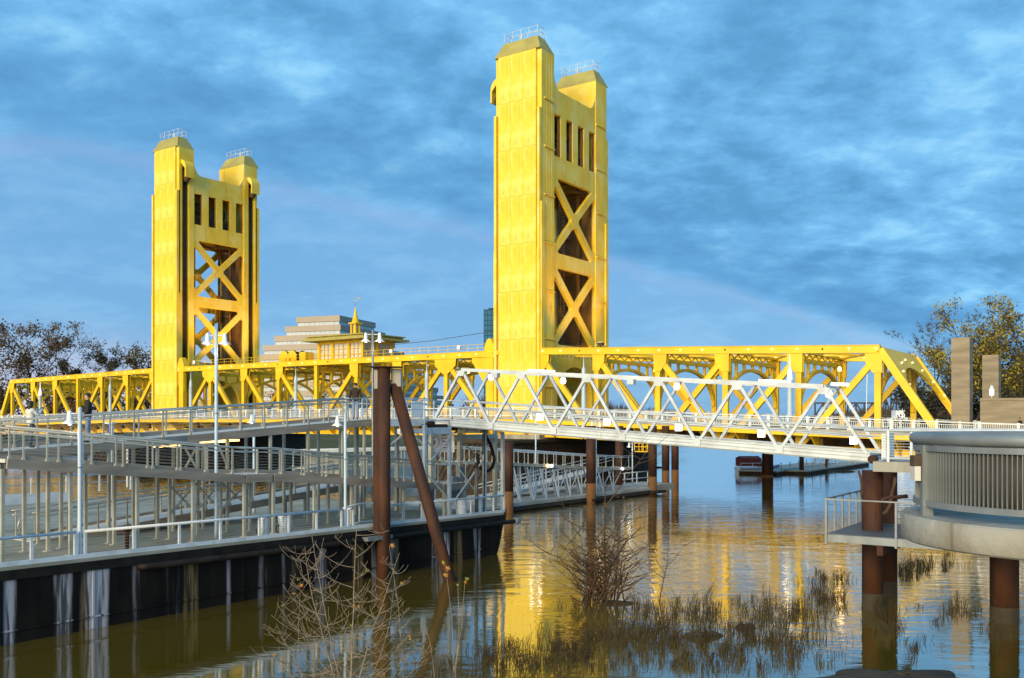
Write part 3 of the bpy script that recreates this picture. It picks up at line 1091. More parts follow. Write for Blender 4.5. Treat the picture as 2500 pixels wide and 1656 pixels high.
# floodlights on the chords washing the two tower portals
def tower_flood(span, s, t, z, aim, w):
    q_ = MB()
    q_.tube((s, t, z), (s, t, z + .5), .05, n=6)
    q_.box(s - .3, s + .3, t - .3, t + .3, z + .5, z + .85)
    f_ = q_.build('floodlight', 'dark_steel', span)
    d_ = bpy.data.lights.new('floodlight_beam', 'SPOT')
    d_.energy, d_.color, d_.spot_size, d_.spot_blend, d_.shadow_soft_size = w, (1.0, .56, .10), math.radians(95), .8, .2
    o_ = bpy.data.objects.new('floodlight_beam', d_)
    COL.objects.link(o_)
    o_.parent = span
    o_.location = (s, t, z + 1.0)
    o_.rotation_euler = (Vector(o_.location) - Vector(aim)).to_track_quat('Z', 'Y').to_euler()
    MB().box(s - .26, s + .26, t - .26, t + .26, z + .851, z + .87).build('lens', 'glow_warm', f_)


for t in (2.2, W - 2.2):
    tower_flood(right, 7.0, t, ZTOP - .1 + zr(7), (0, W / 2, 27), 2700)
    tower_flood(lift, LS0 + 7.0, t, ZTOP, (LS0, W / 2, 27), 5000)

# lamp pylons on the near sidewalk
lamp_n = [0]


def bridge_lamp(s, zo, lit, label):
    r = thing('lamp_pylon', label, 'lamp post', bw(s, -2.0, ZD + zo), BA, 'lamp pylons along the bridge sidewalk')
    MB().lathe((0, 0, 0), [(.34, 0), (.34, .5), (.26, .55), (.24, 4.6), (.26, 4.65)], 12).build('shaft', 'lamp_pole', r)
    MB().lathe((0, 0, 4.65), [(.26, .001), (.28, .1), (.22, .9), (.15, 1.1), (.08, 1.3), (.05, 2.0), (.01, 2.6)], 10).build('lantern', 'glow_soft' if lit else 'lamp_pole', r)


for x, lit, lab in ((98, True, 'pale blue lamp pylon on the bridge sidewalk behind the woman in white, leftmost'), (269, False, 'pale blue lamp pylon on the left approach span just left of the farther tower'),
                    (466, False, 'pale blue lamp pylon on the lift span close right of the farther tower'), (722, False, 'pale blue lamp pylon on the lift span left of the control house drums'),
                    (1042, False, 'pale pylon on the lift span seen just right of the rusty dolphin pile'), (1425, False, 'pale lamp pylon standing in front of the nearer tower arch'),
                    (1928, True, 'white glowing lamp pylon on the right approach span above the gangway')):
    u = (x - 1250) / F
    p0 = bw(0, -2.0, 0)
    s = (u * p0.y - p0.x) / (E1.x - u * E1.y)
    bridge_lamp(s, zr(s) if s > 0 else zl(s), lit, lab)

# control house on the lift span
ch = thing('control_house', 'yellow bridge control house with spired cupola on top of the lift span', 'control house', bw(-38.3, W / 2, ZTOP), BA)
Lx, Ly, Hh = 4.65, 3.25, 3.1
q = MB().box(-Lx - .9, Lx + .9, -Ly - .9, Ly + .9, -.35, .0)
q.build('floor_slab', 'yellow', ch)
for x in (-Lx, -1.65, 1.65, Lx):
    for sy in (-1, 1):
        MB().cbox((x - math.copysign(.2, x) if abs(x) == Lx else x, sy * (Ly - .2), Hh / 2), .4, .4, Hh - .01).build('pier', 'yellow', ch)
for sx in (-1, 1):
    MB().cbox((sx * (Lx - .2), 0, Hh / 2), .38, .4, Hh - .01).build('pier', 'yellow', ch)
q = MB().box(-Lx + .1, Lx - .1, -Ly + .1, Ly - .1, .002, .42).box(-Lx + .1, Lx - .1, -Ly + .1, Ly - .1, Hh - .4, Hh - .005)
q.build('wall', 'yellow', ch)
MB().box(-Lx + .35, Lx - .35, -Ly + .35, Ly - .35, .42, Hh - .41).build('blind', 'house_pane', ch)
for (xa, xb, ya, yb) in [(-Lx + .42, -1.87, -Ly + .12, -Ly + .2), (-1.43, 1.43, -Ly + .12, -Ly + .2), (1.87, Lx - .42, -Ly + .12, -Ly + .2)]:
    q = MB()
    n_ = 3
    for i in range(n_ + 1):
        x = xa + (xb - xa) * i / n_
        q.box(x - .04, x + .04, ya, yb, .43, Hh - .42)
    for z in (1.1, 1.9):
        q.box(xa, xb, ya + .01, yb - .01, z - .03, z + .03)
    q.build('window', 'yellow', ch)
for (ya, yb) in ((-Ly + .42, -.22), (.22, Ly - .42)):
    q = MB()
    for i in range(3):
        y = ya + (yb - ya) * i / 2
        q.box(Lx - .2, Lx - .12, y - .04, y + .04, .43, Hh - .42)
    for z in (1.1, 1.9):
        q.box(Lx - .19, Lx - .13, ya, yb, z - .03, z + .03)
    q.build('window', 'yellow', ch)
q = MB()
q.box(-Lx - 1.7, Lx + 1.7, -Ly - 1.7, Ly + 1.7, Hh, Hh + .3)
q.box(-Lx - 1.0, Lx + 1.0, -Ly - 1.0, Ly + 1.0, Hh + .302, Hh + .62)
q.box(-Lx - 1.3, Lx + 1.3, -Ly - 1.3, Ly + 1.3, Hh + .622, Hh + .78)
vs = [(x * (Lx + 1.2), y * (Ly + 1.2), Hh + .782) for x, y in ((-1, -1), (1, -1), (1, 1), (-1, 1))] + [(x * 1.2, y * 1.2, Hh + 1.0) for x, y in ((-1, -1), (1, -1), (1, 1), (-1, 1))]
q.add(vs, [(4, 5, 6, 7), (0, 1, 5, 4), (1, 2, 6, 5), (2, 3, 7, 6), (3, 0, 4, 7)])
roof = q.build('roof', 'yellow_cap', ch)
q = MB()
q.box(-.7, .7, -.7, .7, Hh + 1.002, Hh + 1.2)
for sx in (-1, 1):
    for sy in (-1, 1):
        q.cbox((sx * .42, sy * .42, Hh + 1.95), .2, .2, 1.5)
q.box(-.22, .22, -.22, .22, Hh + 1.2, Hh + 2.7)
q.box(-.74, .74, -.74, .74, Hh + 2.702, Hh + 2.88)
cup = q.build('cupola', 'yellow', roof)
q = MB()
q.lathe((0, 0, Hh + 2.88), [(.72, .001), (.55, .12), (.30, 1.0), (.08, 2.15), (.02, 2.35)], 8)
q.build('spire', 'yellow', roof)
q = MB()
q.tube((0, 0, Hh + 5.2), (0, 0, Hh + 6.9), .03, n=5)
q.bar((-.8, 0, Hh + 6.5), (1.0, 0, Hh + 6.5), .05, .05)
q.prism([(.5, -.16), (1.05, -.16), (1.05, .16), (.5, .16)], (0, -.02, Hh + 6.5), (1, 0, 0), (0, 0, 1), (0, 1, 0), .04)
q.bar((0, -.5, Hh + 5.9), (0, .5, Hh + 5.9), .035, .035)
q.build('weathervane', 'steel', roof)
# hoist drums next to the house
hd_ = thing('hoist_drums', 'pair of yellow and black hoist drums beside the control house on the lift span', 'machinery', bw(-46.6, 3.2, ZTOP), BA)
for k, x in enumerate((-.9, .9)):
    d_ = MB().lathe((x, -.6, .95), [(.2, 0), (.95, 0), (.95, .15), (.75, .15), (.75, 1.9), (.95, 1.9), (.95, 2.05), (.2, 2.05)], 18, 'y').build('drum', 'dark_brown', hd_)
    MB().lathe((x, -.7, .95), [(.72, 0), (.9, 0), (.9, .08), (.72, .08)], 18, 'y').build('rim', 'yellow', d_)
MB().box(-2.0, 2.0, -.8, 1.8, .0, .16).box(-1.9, -1.75, -.75, -.6, .16, 1.3).box(1.75, 1.9, -.75, -.6, .16, 1.3).box(2.3, 3.6, -.5, 1.2, .0, 1.5).build('bed_frame', 'yellow', hd_)
MB().box(-.62, -.1, -1.05, -.82, .1, .75).box(.12, .64, -1.05, -.82, .1, .75).build('control_box', 'yellow', hd_)

# concrete pylons and wall at the right end of the bridge
def pylon(xl, xr, ytop, s, t, label, name='bridge_pylon'):
    p = bw(s, t, 0)
    a, c = at(xl, 1100, p.y), at(xr, 1100, p.y)
    zt = at(xl, ytop, p.y).z
    wd = (c.x - a.x)
    r = thing(name, label, 'pylon', (a.x + wd / 2, p.y, 0), BA, 'concrete pylons at the bridge end')
    sx = wd * .80
    q = MB().box(-sx / 2, sx / 2, -.9, .9, -1, zt)
    q.build('shaft', 'board_concrete', r)
    q = MB()
    z = 5.0
    while z < zt - .3:
        q.box(-sx / 2 - .006, sx / 2 + .006, -.906, .906, z, z + .45)
        z += .47
    q.build('board_marks', 'board_concrete', r)
    return r


pylon(2324, 2374, 828, 46.3, .3, 'tall board-marked concrete pylon at the near corner of the bridge end')
pylon(2399, 2443, 868, 46.2, W - .3, 'second concrete pylon set back behind the taller one with a lantern before it')
wl_ = thing('abutment_wall', 'low board-marked concrete wall running right from the tall pylon', 'wall', bw(47.2, .3, 0), BA)
MB().box(0, 24, -.4, .4, 2.0, 8.70).build('wall_body', 'board_concrete', wl_)
MB().box(0, 24, -.5, .5, 8.702, 8.92).build('coping', 'board_concrete', wl_)
lt = thing('wall_lantern', 'small lit white lantern on the concrete wall in front of the set-back pylon', 'lantern', bw(48.07, .3, 8.92), BA)
lt.scale = (.8, .8, .8)
MB().tube((0, 0, 0), (0, 0, .25), .05, n=6).build('stem', 'white', lt)
MB().lathe((0, 0, .25), [(.12, 0), (.26, .1), (.26, .75), (.22, .8)], 6).build('glass', 'glow_soft', lt)
MB().lathe((0, 0, 1.05), [(.32, .0), (.2, .25), (.02, .45)], 6).build('roof_cap', 'white', lt)

# ------------------------------------------------------------------ floating landing (barge)
A0 = Vector((-15.83, 28.78, 0))
GA = math.atan2(0.795, 0.607)
G1, G2 = Vector((math.cos(GA), math.sin(GA), 0)), Vector((-math.sin(GA), math.cos(GA), 0))


def gw(a, q, z=0.0):
    return A0 + G1 * a + G2 * q + Vector((0, 0, z))


def a_of(x, q=0.0):
    u = (x - 1250.0) / F
    p = A0 + G2 * q
    return (u * p.y - p.x) / (G1.x - u * G1.y)


def dz_(a):
    return 2.43 - 0.012 * a


AE = 25.4
barge = thing('landing_barge', 'black steel landing barge with white streaks down its side and a concrete deck', 'barge', A0, GA)
q = MB()
nseg = 14
for i in range(nseg):                    # hull side made of plates
    pass
vs = [(-26, 0, -1.2), (AE - 1.1, 0, -1.2), (AE - .35, 0, .55), (AE, 0, dz_(AE) - .42), (-26, 0, dz_(-26) - .42)]
vs2 = [(x, 23.5, z) for x, y, z in vs]
q.add(vs + vs2, [(0, 1, 2, 3, 4), (9, 8, 7, 6, 5), (0, 5, 6, 1), (1, 6, 7, 2), (2, 7, 8, 3), (3, 8, 9, 4), (4, 9, 5, 0)])
hull = q.build('hull', 'hull', barge)
for k in range(17):                      # vertical weld seams / frames, very shallow
    a = -24 + k * 3.0
    if a > AE - 1.4:
        break
    q = MB().box(a - .035, a + .035, -.035, -.001, .02, dz_(a) - .43)
    q.build('hull_seam', 'hull', hull)
q = MB()
q.bar((-26, -.02, .42), (AE - .5, -.02, .42), .05, .06)
q.build('waterline_ledge', 'hull', hull)
q = MB()
q.add([(-26, -.06, dz_(-26) - .42), (AE + .05, -.06, dz_(AE) - .42), (AE + .05, 23.6, dz_(AE) - .42), (-26, 23.6, dz_(-26) - .42),
       (-26, -.06, dz_(-26) - .12), (AE + .05, -.06, dz_(AE) - .12), (AE + .05, 23.6, dz_(AE) - .12), (-26, 23.6, dz_(-26) - .12)],
      [(3, 2, 1, 0), (0, 1, 5, 4), (1, 2, 6, 5), (2, 3, 7, 6), (3, 0, 4, 7)])
q.build('rub_strake', 'rubber', barge)
q = MB()
q.add([(-26, .0, dz_(-26)), (AE, .0, dz_(AE)), (AE, 23.5, dz_(AE)), (-26, 23.5, dz_(-26)),
       (-26, .0, dz_(-26) - .118), (AE, .0, dz_(AE) - .118), (AE, 23.5, dz_(AE) - .118), (-26, 23.5, dz_(-26) - .118)],
      [(0, 1, 2, 3), (7, 6, 5, 4), (4, 5, 1, 0), (5, 6, 2, 1), (6, 7, 3, 2), (7, 4, 0, 3)])
q.build('deck', 'barge_deck', barge)
q = MB()
a1 = a_of(335)
q.path([(a1, -.02, dz_(a1) - .5), (a1 + .3, -.22, dz_(a1) - .5), (12, -.24, dz_(12) - .52), (AE + .9, -.24, dz_(AE) - .5)], .115, 10)
q.build('fender_pipe', 'rubber', barge)
q = MB()
q.lathe((AE + .75, -.24, dz_(AE) - .5), [(.16, -.2), (.2, 0), (.16, .2)], 10, 'x')
q.build('pipe_end', 'galv', barge)
# white kerb along the near edge and along the far edge
q = MB()
q.bar((-26, .09, dz_(-26) + .06), (AE, .09, dz_(AE) + .06), .14, .15)
q.build('kerb', 'white', barge)
q = MB()
q.bar((-26, 23.3, dz_(-26) + .25), (14, 23.3, dz_(14) + .25), .3, .6)
q.build('bulwark', 'white', barge)
# near railing: panels between lamp posts
POSTP = MB().box(-.045, .045, -.035, .035, 0, .86).mesh('rail_post', 'white')


def rail_panel(xa, xb, xs):
    aa, ab = a_of(xa, .1), a_of(xb, .1)
    q = MB()
    q.path([(aa, .1, dz_(aa) + .88), (ab, .1, dz_(ab) + .88)], .05, 8)
    rail = q.build('top_rail', 'white', barge)
    for x in xs:
        a = a_of(x, .1)
        place(POSTP, 'rail_post', barge, (a, .1, dz_(a)))
    q = MB()
    for k in range(6):
        q.tube((aa, .1, dz_(aa) + .2 + .1 * k), (ab, .1, dz_(ab) + .2 + .1 * k), .006, n=3, caps=False)
    q.build('cables', 'steel', rail)


rail_panel(-420, 184.5, (-300, -150, -40, 77, 183.5))
rail_panel(207, 835, (208, 327, 438, 538, 633, 705, 773, 834))
rail_panel(849, 863, (850, 862))
rail_panel(961, 1233, (985, 1030, 1150, 1205, 1231))
q = MB()                                  # recessed rail behind the dolphin
aa, ab = a_of(845, 1.1), a_of(960, 1.1)
q.path([(a_of(843, .1), .2, dz_(17) + .95), (aa + .8, 1.1, dz_(17) + .95), (ab, 1.1, dz_(20) + .95), (a_of(961, .1) + .1, .2, dz_(20) + .92)], .045, 8)
q.path([(aa + .8, 1.1, dz_(17)), (aa + .8, 1.1, dz_(17) + .95)], .04, 6)
q.path([(a_of(843, .1), .2, dz_(17) + .12), (aa + .8, 1.1, dz_(17) + .12), (ab, 1.1, dz_(20) + .12)], .04, 6)
q.build('recess_rail', 'white', barge)
q = MB()                                  # bracket out to the dolphin pile
ab = a_of(905)
q.box(ab - .75, ab + .75, -.62, -.26, dz_(ab) - .52, dz_(ab) - .36)
q.build('pile_bracket', 'galv', barge)
q = MB()                                  # far railing
for k in range(14):
    a = -8 + k * 2.0
    q.box(a - .04, a + .04, 23.26, 23.34, dz_(a) + .5, dz_(a) + 1.5)
q.path([(-8, 23.3, dz_(-8) + 1.5), (18, 23.3, dz_(18) + 1.5)], .05, 6)
q.path([(-8, 23.3, dz_(-8) + 1.05), (18, 23.3, dz_(18) + 1.05)], .03, 6)
q.build('far_railing', 'white', barge)
# line handling bits
for x in (644, 691):
    a = a_of(x, .35)
    bo = thing('mooring_post', 'white cylindrical mooring post with ladder marks, %s of the pair at the barge rail' % ('left' if x < 660 else 'right'), 'mooring post', gw(a, .35, dz_(a)), GA, 'white mooring posts on the barge edge')
    MB().lathe((0, 0, 0), [(.20, .0), (.20, .82), (.16, .86)], 18).build('post', 'white', bo)
    MB().path([(-.26, 0, .1), (-.36, 0, .25), (-.33, 0, .4), (-.2, 0, .42)], .025, 6).build('hook', 'rubber', bo)
    q = MB()
    for k in range(8):
        q.box(-.15, -.10, -.20, -.14, .12 + .09 * k, .135 + .09 * k)
    q.build('marks', 'rubber', bo)
for x in (1130, 1168):
    a = a_of(x, .4)
    bo = thing('plastic_drum', 'white ribbed drum beside the gangway frame, %s of two' % ('left' if x < 1140 else 'right'), 'drum', gw(a, .5, dz_(a)), GA, 'white drums under the gangway')
    MB().lathe((0, 0, 0), [(.27, 0), (.28, .1), (.26, .12), (.28, .3), (.26, .33), (.28, .55), (.26, .58), (.28, .8), (.2, .85)], 16).build('shell', 'white', bo)
# small hydrant-like cleat on deck
a = a_of(314, .8)
hy = thing('deck_standpipe', 'short rusty standpipe with a flat cap on the barge deck behind the rail', 'standpipe', gw(a, .9, dz_(a)), GA)
MB().lathe((0, 0, 0), [(.07, 0), (.07, .62), (.11, .66)], 10).build('pipe', 'rust', hy)
MB().box(-.17, .17, -.12, .12, .662, .74).build('cap_plate', 'rust', hy)

# ------------------------------------------------------------------ the three ramps on the barge
RP = MB().box(-.028, .028, -.02, .02, 0, 1.02).box(-.05, .05, -.05, .05, .0, .10).mesh('rail_post', 'steel_post')
BRK = 0.32


def ramp(name, label, segs, q0, q1, cols_, braces=(), rails=((0, None),), curb=.16, deckmat='ramp_deck', post_step=1.22):
    """segs: list of (a0, z0, a1, z1)"""
    r = thing(name, label, 'ramp', A0, GA)

    def zz(a):
        for a0, z0, a1, z1 in segs:
            if a0 - .01 <= a <= a1 + .01:
                return z0 + (z1 - z0) * (a - a0) / (a1 - a0)
        return segs[0][1] if a < segs[0][0] else segs[-1][3]
    for a0, z0, a1, z1 in segs:
        MB().bar((a0, (q0 + q1) / 2, z0 - .06), (a1, (q0 + q1) / 2, z1 - .06), q1 - q0 - .12, .12).build('deck', deckmat, r)
        MB().bar((a0 + .03, q0, z0 - BRK / 2 + .01), (a1 - .03, q0, z1 - BRK / 2 + .01), .10, BRK).build('fascia_board', 'fascia', r)
        MB().bar((a0 + .03, q1, z0 - BRK / 2 + curb), (a1 - .03, q1, z1 - BRK / 2 + curb), .10, BRK).build('fascia_board', 'fascia', r)
    aS, aE_ = segs[0][0], segs[-1][2]
    for qq in (q0 + .02, q1 - .02):
        n_ = max(2, int((aE_ - aS) / post_step))
        for k in range(n_ + 1):
            a = aS + .15 + (aE_ - aS - .3) * k / n_
            place(RP, 'rail_post', r, (a, qq + (.07 if qq < q1 - .5 else -.07), zz(a)))
        brk = sorted({aS, aE_} | {s_[0] for s_ in segs} | {s_[2] for s_ in segs})
        pts = [(a, qq, zz(a)) for a in brk]
        q = MB()
        for h, rr, off in ((1.06, .034, 0), (.90, .022, .07 if qq < q1 - .5 else -.07)):
            q.path([(a, b_ + off, z + h) for a, b_, z in pts], rr, 8)
        q.build('handrail', 'steel', r)
        q = MB()
        for k in range(6):
            q.path([(a, b_, z + .14 + .12 * k) for a, b_, z in pts], .005, 3, False)
        q.build('cables', 'steel', r)
    for a, qs in cols_:
        for qq in qs:
            z1 = zz(a) - BRK + .0
            q = MB().box(a - .055, a + .055, qq - .055, qq + .055, dz_(a), z1).box(a - .13, a + .13, qq - .13, qq + .13, dz_(a), dz_(a) + .03)
            q.build('column', 'steel_post', r)
    for (aa, za, ab, zb_, qq) in braces:
        MB().bar((aa, qq, za), (ab, qq, zb_), .06, .07).build('brace', 'steel_post', r)
    return r, zz


zA = lambda a: 5.92 + .0640 * (a - 1.5)
xsA = [59, 149, 266, 384, 482, 555, 660, 752, 836, 889]
colA = [(a_of(x, 3.05), (3.05, 4.75)) for x in xsA]
rA, zzA = ramp('upper_ramp', 'upper grey walkway ramp rising right, with people on it', [(-1.2, zA(-1.2), 18.6, zA(18.6))], 2.95, 4.85, colA,
               braces=[(a_of(452, 3.05), zA(7) - .4, a_of(482, 3.05), zA(7) - 1.3, 3.05), (a_of(482, 3.05), zA(7) - .4, a_of(452, 3.05), zA(7) - 1.3, 3.12), (a_of(555, 3.05), zA(10) - 1.4, a_of(530, 3.05), zA(10) - .4, 3.05),
                       (a_of(836, 3.05), zA(16) - 1.0, a_of(858, 3.05), zA(17) - .4, 3.05)])
q = MB()                                   # under-ramp lights
for x in (410, 520, 556):
    a = a_of(x, 3.3)
    q.box(a - .55, a + .55, 3.25, 3.42, zA(a) - BRK - .10, zA(a) - BRK - .02)
q.build('light_strip', 'glow_warm', rA)
a = a_of(428, 2.93)
MB().bar((a - .45, 2.89, zA(a - .45) - .15), (a + .45, 2.89, zA(a + .45) - .15), .015, .27).build('splice_plate', 'galv', rA)
# middle ramp in three stretches
bA, bB, bC, bD = a_of(15, .9), a_of(596, .9), a_of(668, .9), a_of(1079, .9)
xsB = [6, 172, 335, 471, 596, 667, 767, 858, 985]
colB = [(a_of(x, 1.05), (1.05, 2.6)) for x in xsB]
zB1 = 4.80
br = []
for xa, xb in ((471, 535), (535, 596), (596, 667)):
    aa, ab = a_of(xa, 1.05), a_of(xb, 1.05)
    br += [(aa, 3.3, ab, zB1 - .35, 2.6), (ab, 3.3, aa, zB1 - .35, 2.6)]
rB, zzB = ramp('middle_ramp', 'middle grey walkway ramp nearest the barge rail, descending to the right', [(bA, 5.74, bB, zB1), (bB + .06, zB1, bC - .06, zB1 - .02), (bC, zB1 - .02, bD, 3.82)], .92, 2.75, colB, braces=br)
# lower ramp
rC, zzC = ramp('lower_ramp', 'lowest concrete ramp running from the barge deck up to the right under the others', [(3.6, 2.42, 4.4, 2.46), (4.4, 2.46, 20.0, 3.75)], 5.5, 7.2,
               [(a_of(x, 5.6), (5.6, 7.1)) for x in (600, 745, 850)], curb=.1)
for qq, aa in ((5.52, 3.7), (7.18, 3.7)):
    q = MB()
    z = zzC(aa) + .0
    q.path([(aa + .2, qq, z + 1.06), (aa - .25, qq, z + 1.02), (aa - .55, qq, z + .85), (aa - .62, qq, z + .6), (aa - .5, qq, z + .38), (aa - .2, qq, z + .28), (aa + .3, qq, z + .30)], .03, 8)
    q.build('rail_loop', 'steel', rC)
# turning platform at the right end between middle and lower ramps
tp = thing('turning_platform', 'small grey timber-edged platform at the right end of the middle ramp', 'platform', A0, GA)
MB().box(bD + .02, bD + 2.0, .9, 7.25, 3.62, 3.76).build('deck', 'ramp_deck', tp)
for b_ in ((bD + .02, bD + 2.0, .80, .898), (bD + .02, bD + 2.0, 7.252, 7.35), (bD + 2.002, bD + 2.1, .8, 7.35)):
    MB().box(*b_, 3.42, 3.78).build('fascia_board', 'fascia', tp)
for a in (bD + .3, bD + 1.8):
    for qq in (1.0, 4.0, 7.0):
        MB().box(a - .08, a + .08, qq - .08, qq + .08, dz_(a), 3.618).build('column', 'steel_post', tp)
for k in range(6):
    place(RP, 'rail_post', tp, (bD + 1.95, 1.0 + k * 1.23, 3.76))
MB().path([(bD + 1.95, .95, 4.82), (bD + 1.95, 7.2, 4.82)], .034, 8).build('handrail', 'steel', tp)

# upper landing towards the gangway
ul = thing('upper_landing', 'white railed landing platform joining the upper ramp to the gangway', 'platform', A0, GA)
ua, ub, uq0, uq1, uz = 18.65, 25.6, 2.55, 5.0, 7.02
MB().box(ua, ub, uq0, uq1, uz - .12, uz).build('deck', 'ramp_deck', ul)
for b_ in ((ua, ub, uq0 - .1, uq0 - .002), (ua, ub, uq1 + .002, uq1 + .1)):
    MB().box(*b_, uz - .34, uz + .02).build('fascia_board', 'gangway_white', ul)
for a in (19.4, 22.3, 25.0):
    for qq in (2.7, 4.8):
        MB().box(a - .09, a + .09, qq - .09, qq + .09, dz_(a), uz - .345).build('column', 'steel_post', ul)
MB().bar((19.4, 2.7, 5.6), (21.4, 2.7, 6.7), .07, .08).build('brace', 'white', ul)
MB().bar((22.3, 2.7, 5.6), (20.6, 2.7, 6.7), .07, .08).build('brace', 'white', ul)
WP = MB().box(-.03, .03, -.03, .03, 0, 1.05).mesh('rail_post', 'white')
for k in range(7):
    place(WP, 'rail_post', ul, (ua + .2 + k * 1.09, uq1 - .05, uz))
for k in range(3):
    place(WP, 'rail_post', ul, (ua + .2 + k * 1.6, uq0 + .05, uz))
q = MB()
for h in (1.06, .80, .5):
    q.path([(ua, uq1 - .05, uz + h), (ub, uq1 - .05, uz + h)], .03, 6)
    q.path([(ua, uq0 + .05, uz + h), (ua + 3.6, uq0 + .05, uz + h)], .03, 6)
q.build('handrail', 'white', ul)
for a in (22.2, 23.5):
    q = MB().box(a, a + 1.0, uq1 - .14, uq1 - .10, uz + .1, uz + 1.0)
    for k in range(6):
        q.box(a, a + 1.0, uq1 - .16, uq1 - .142, uz + .15 + .14 * k, uz + .24 + .14 * k)
    q.build('louvre_panel', 'white', ul)

# hoist frame carrying the gangway end
hf = thing('gangway_gantry', 'white braced steel gantry at the barge edge carrying the gangway end', 'gantry', A0, GA)
hx = {1037: 6.75, 1097: 6.75, 1183: 6.4, 1227: 6.35}
ha = {x: a_of(x, .55) for x in hx}
for x, zt in hx.items():
    a = ha[x]
    MB().box(a - .075, a + .075, .47, .63, dz_(a), zt).build('leg', 'gangway_white', hf)
for x in (1052, 1122, 1208):
    a = a_of(x, 2.3)
    MB().box(a - .10, a + .10, 2.2, 2.4, dz_(a), 6.55).build('leg', 'steel_post', hf)
    ha[x] = a
q = MB().box(ha[1037], ha[1097], .45, .65, 6.30, 6.62)
q.build('beam', 'gangway_white', hf)
MB().box(ha[1122] - .6, ha[1208] + .1, 2.15, 2.45, 5.95, 6.2).build('beam', 'steel_post', hf)
MB().box(ha[1037], ha[1097], 2.2, 2.4, 6.3, 6.55).build('beam', 'gangway_white', hf)
MB().box(ha[1122] - .3, ha[1122] + .3, .6, 2.3, 6.3, 6.5).build('beam', 'steel_post', hf)
for (x0, z0, x1, z1, qq, th) in ((1037, 6.1, 1097, 4.65, .55, .055), (1037, 4.75, 1097, 6.1, .49, .055), (1097, 2.6, 1183, 5.0, .55, .06), (1037, 4.5, 1097, 3.0, .55, .05), (1097, 5.3, 1183, 2.7, .63, .05)):
    MB().bar((ha[x0], qq, z0), (ha[x1], qq, z1), th, th).build('brace', 'gangway_white', hf)
MB().bar((ha[1122], 2.3, 5.9), (ha[1208], 2.3, 4.2), .06, .06).build('brace', 'steel_post', hf)
MB().bar((ha[1122], 2.3, 4.2), (ha[1208], 2.3, 5.9), .06, .06).build('brace', 'steel_post', hf)
for x in (1037, 1097):
    a = ha[x]
    MB().path([(a, .55, 6.7), (a, .55, 7.0), (a + .06, .5, 7.12), (a + .16, .5, 7.12), (a + .2, .5, 7.02)], .04, 6).build('hoop', 'gangway_white', hf)
MB().path([(ha[1037], .55, 6.95), (ha[1097], .55, 6.95)], .035, 6).build('top_bar', 'gangway_white', hf)
MB().lathe((ha[1037] + .45, .42, 6.78), [(.06, 0), (.15, 0), (.15, .35), (.06, .35)], 14, 'y').build('sheave', 'rust', hf)
MB().box(ha[1037] + .15, ha[1097] - .2, .5, .9, 6.62, 6.78).build('sheave_beam', 'rust', hf)
for x, w_, h_ in ((1128, .28, 1.6), (1108, .22, 1.1)):
    a = a_of(x, 1.6)
    MB().box(a - w_, a + w_, 1.5, 1.8, 3.0 + dz_(a) - 2.2, 3.0 + dz_(a) - 2.2 + h_).build('junction_box', 'galv', hf)
# black hose loops
hs = thing('rubber_hose', 'thick black hose hanging in a loop under the gangway end', 'hose', A0, GA)
a0 = a_of(1172, .9)
pts = []
for x, y in ((1172, 1043), (1182, 1052), (1188, 1068), (1197, 1085), (1203, 1103), (1207, 1122), (1203, 1140), (1193, 1150), (1182, 1151), (1172, 1142), (1167, 1125), (1165, 1108)):
    aa = a_of(x, .8)
    p = gw(aa, .8)
    pts.append((aa, .8, ZC - (y - HOR) / F * p.y))
MB().path(pts, .085, 10).build('hose', 'rubber', hs)
pts = []
for x, y in ((1112, 1058), (1116, 1046), (1124, 1038), (1140, 1036)):
    aa = a_of(x, 1.5)
    p = gw(aa, 1.5)
    pts.append((aa, 1.5, ZC - (y - HOR) / F * p.y))
MB().path(pts, .05, 8).build('hose_end', 'rubber', hs)
q = MB()
for x, y0, y1 in ((1182, 1040, 1255), (1179, 1060, 1110)):
    aa = a_of(x, .45)
    Y = gw(aa, .45).y
    q.tube((aa, .45, ZC - (y0 - HOR) / F * Y), (aa, .45, ZC - (y1 - HOR) / F * Y), .03, n=6)
q.build('cable', 'rubber', hs)
cp = thing('conduit_post', 'dark grey conduit post with a rusty head standing at the barge edge', 'post', gw(a_of(1163, .3), .3, 0), GA)
MB().tube((0, 0, dz_(20)), (0, 0, 4.55), .09, n=10).build('pipe', 'rail_gray', cp)
MB().tube((0, 0, 4.55), (0, 0, 4.8), .10, n=10).build('head', 'rust', cp)

# speed sign
sg = thing('speed_sign', 'white no-wake speed sign with a circled 5 behind the hoist frame', 'sign', gw(a_of(1074, 3.4), 3.4, 0), BA)
szc = ZC - (1079 - HOR) / F * gw(a_of(1074, 3.4), 3.4).y
MB().box(-.95, 1.0, -.02, .02, szc - .55, szc + .55).build('panel', 'sign_white', sg)
MB().tube((-.5, .08, 2.2), (-.5, .08, szc + .3), .05, n=6).tube((.5, .08, 2.2), (.5, .08, szc + .3), .05, n=6).build('post', 'steel_post', sg)
ring = MB()
for k in range(28):
    a0_, a1_ = 2 * math.pi * k / 28, 2 * math.pi * (k + 1) / 28
    p = [(-.42 + r_ * math.cos(t_), -.03, szc + .02 + r_ * math.sin(t_)) for r_, t_ in ((.40, a0_), (.40, a1_), (.36, a1_), (.36, a0_))]
    ring.add(p, [(0, 1, 2, 3)])
ring.build('ring', 'ink_orange', sg)


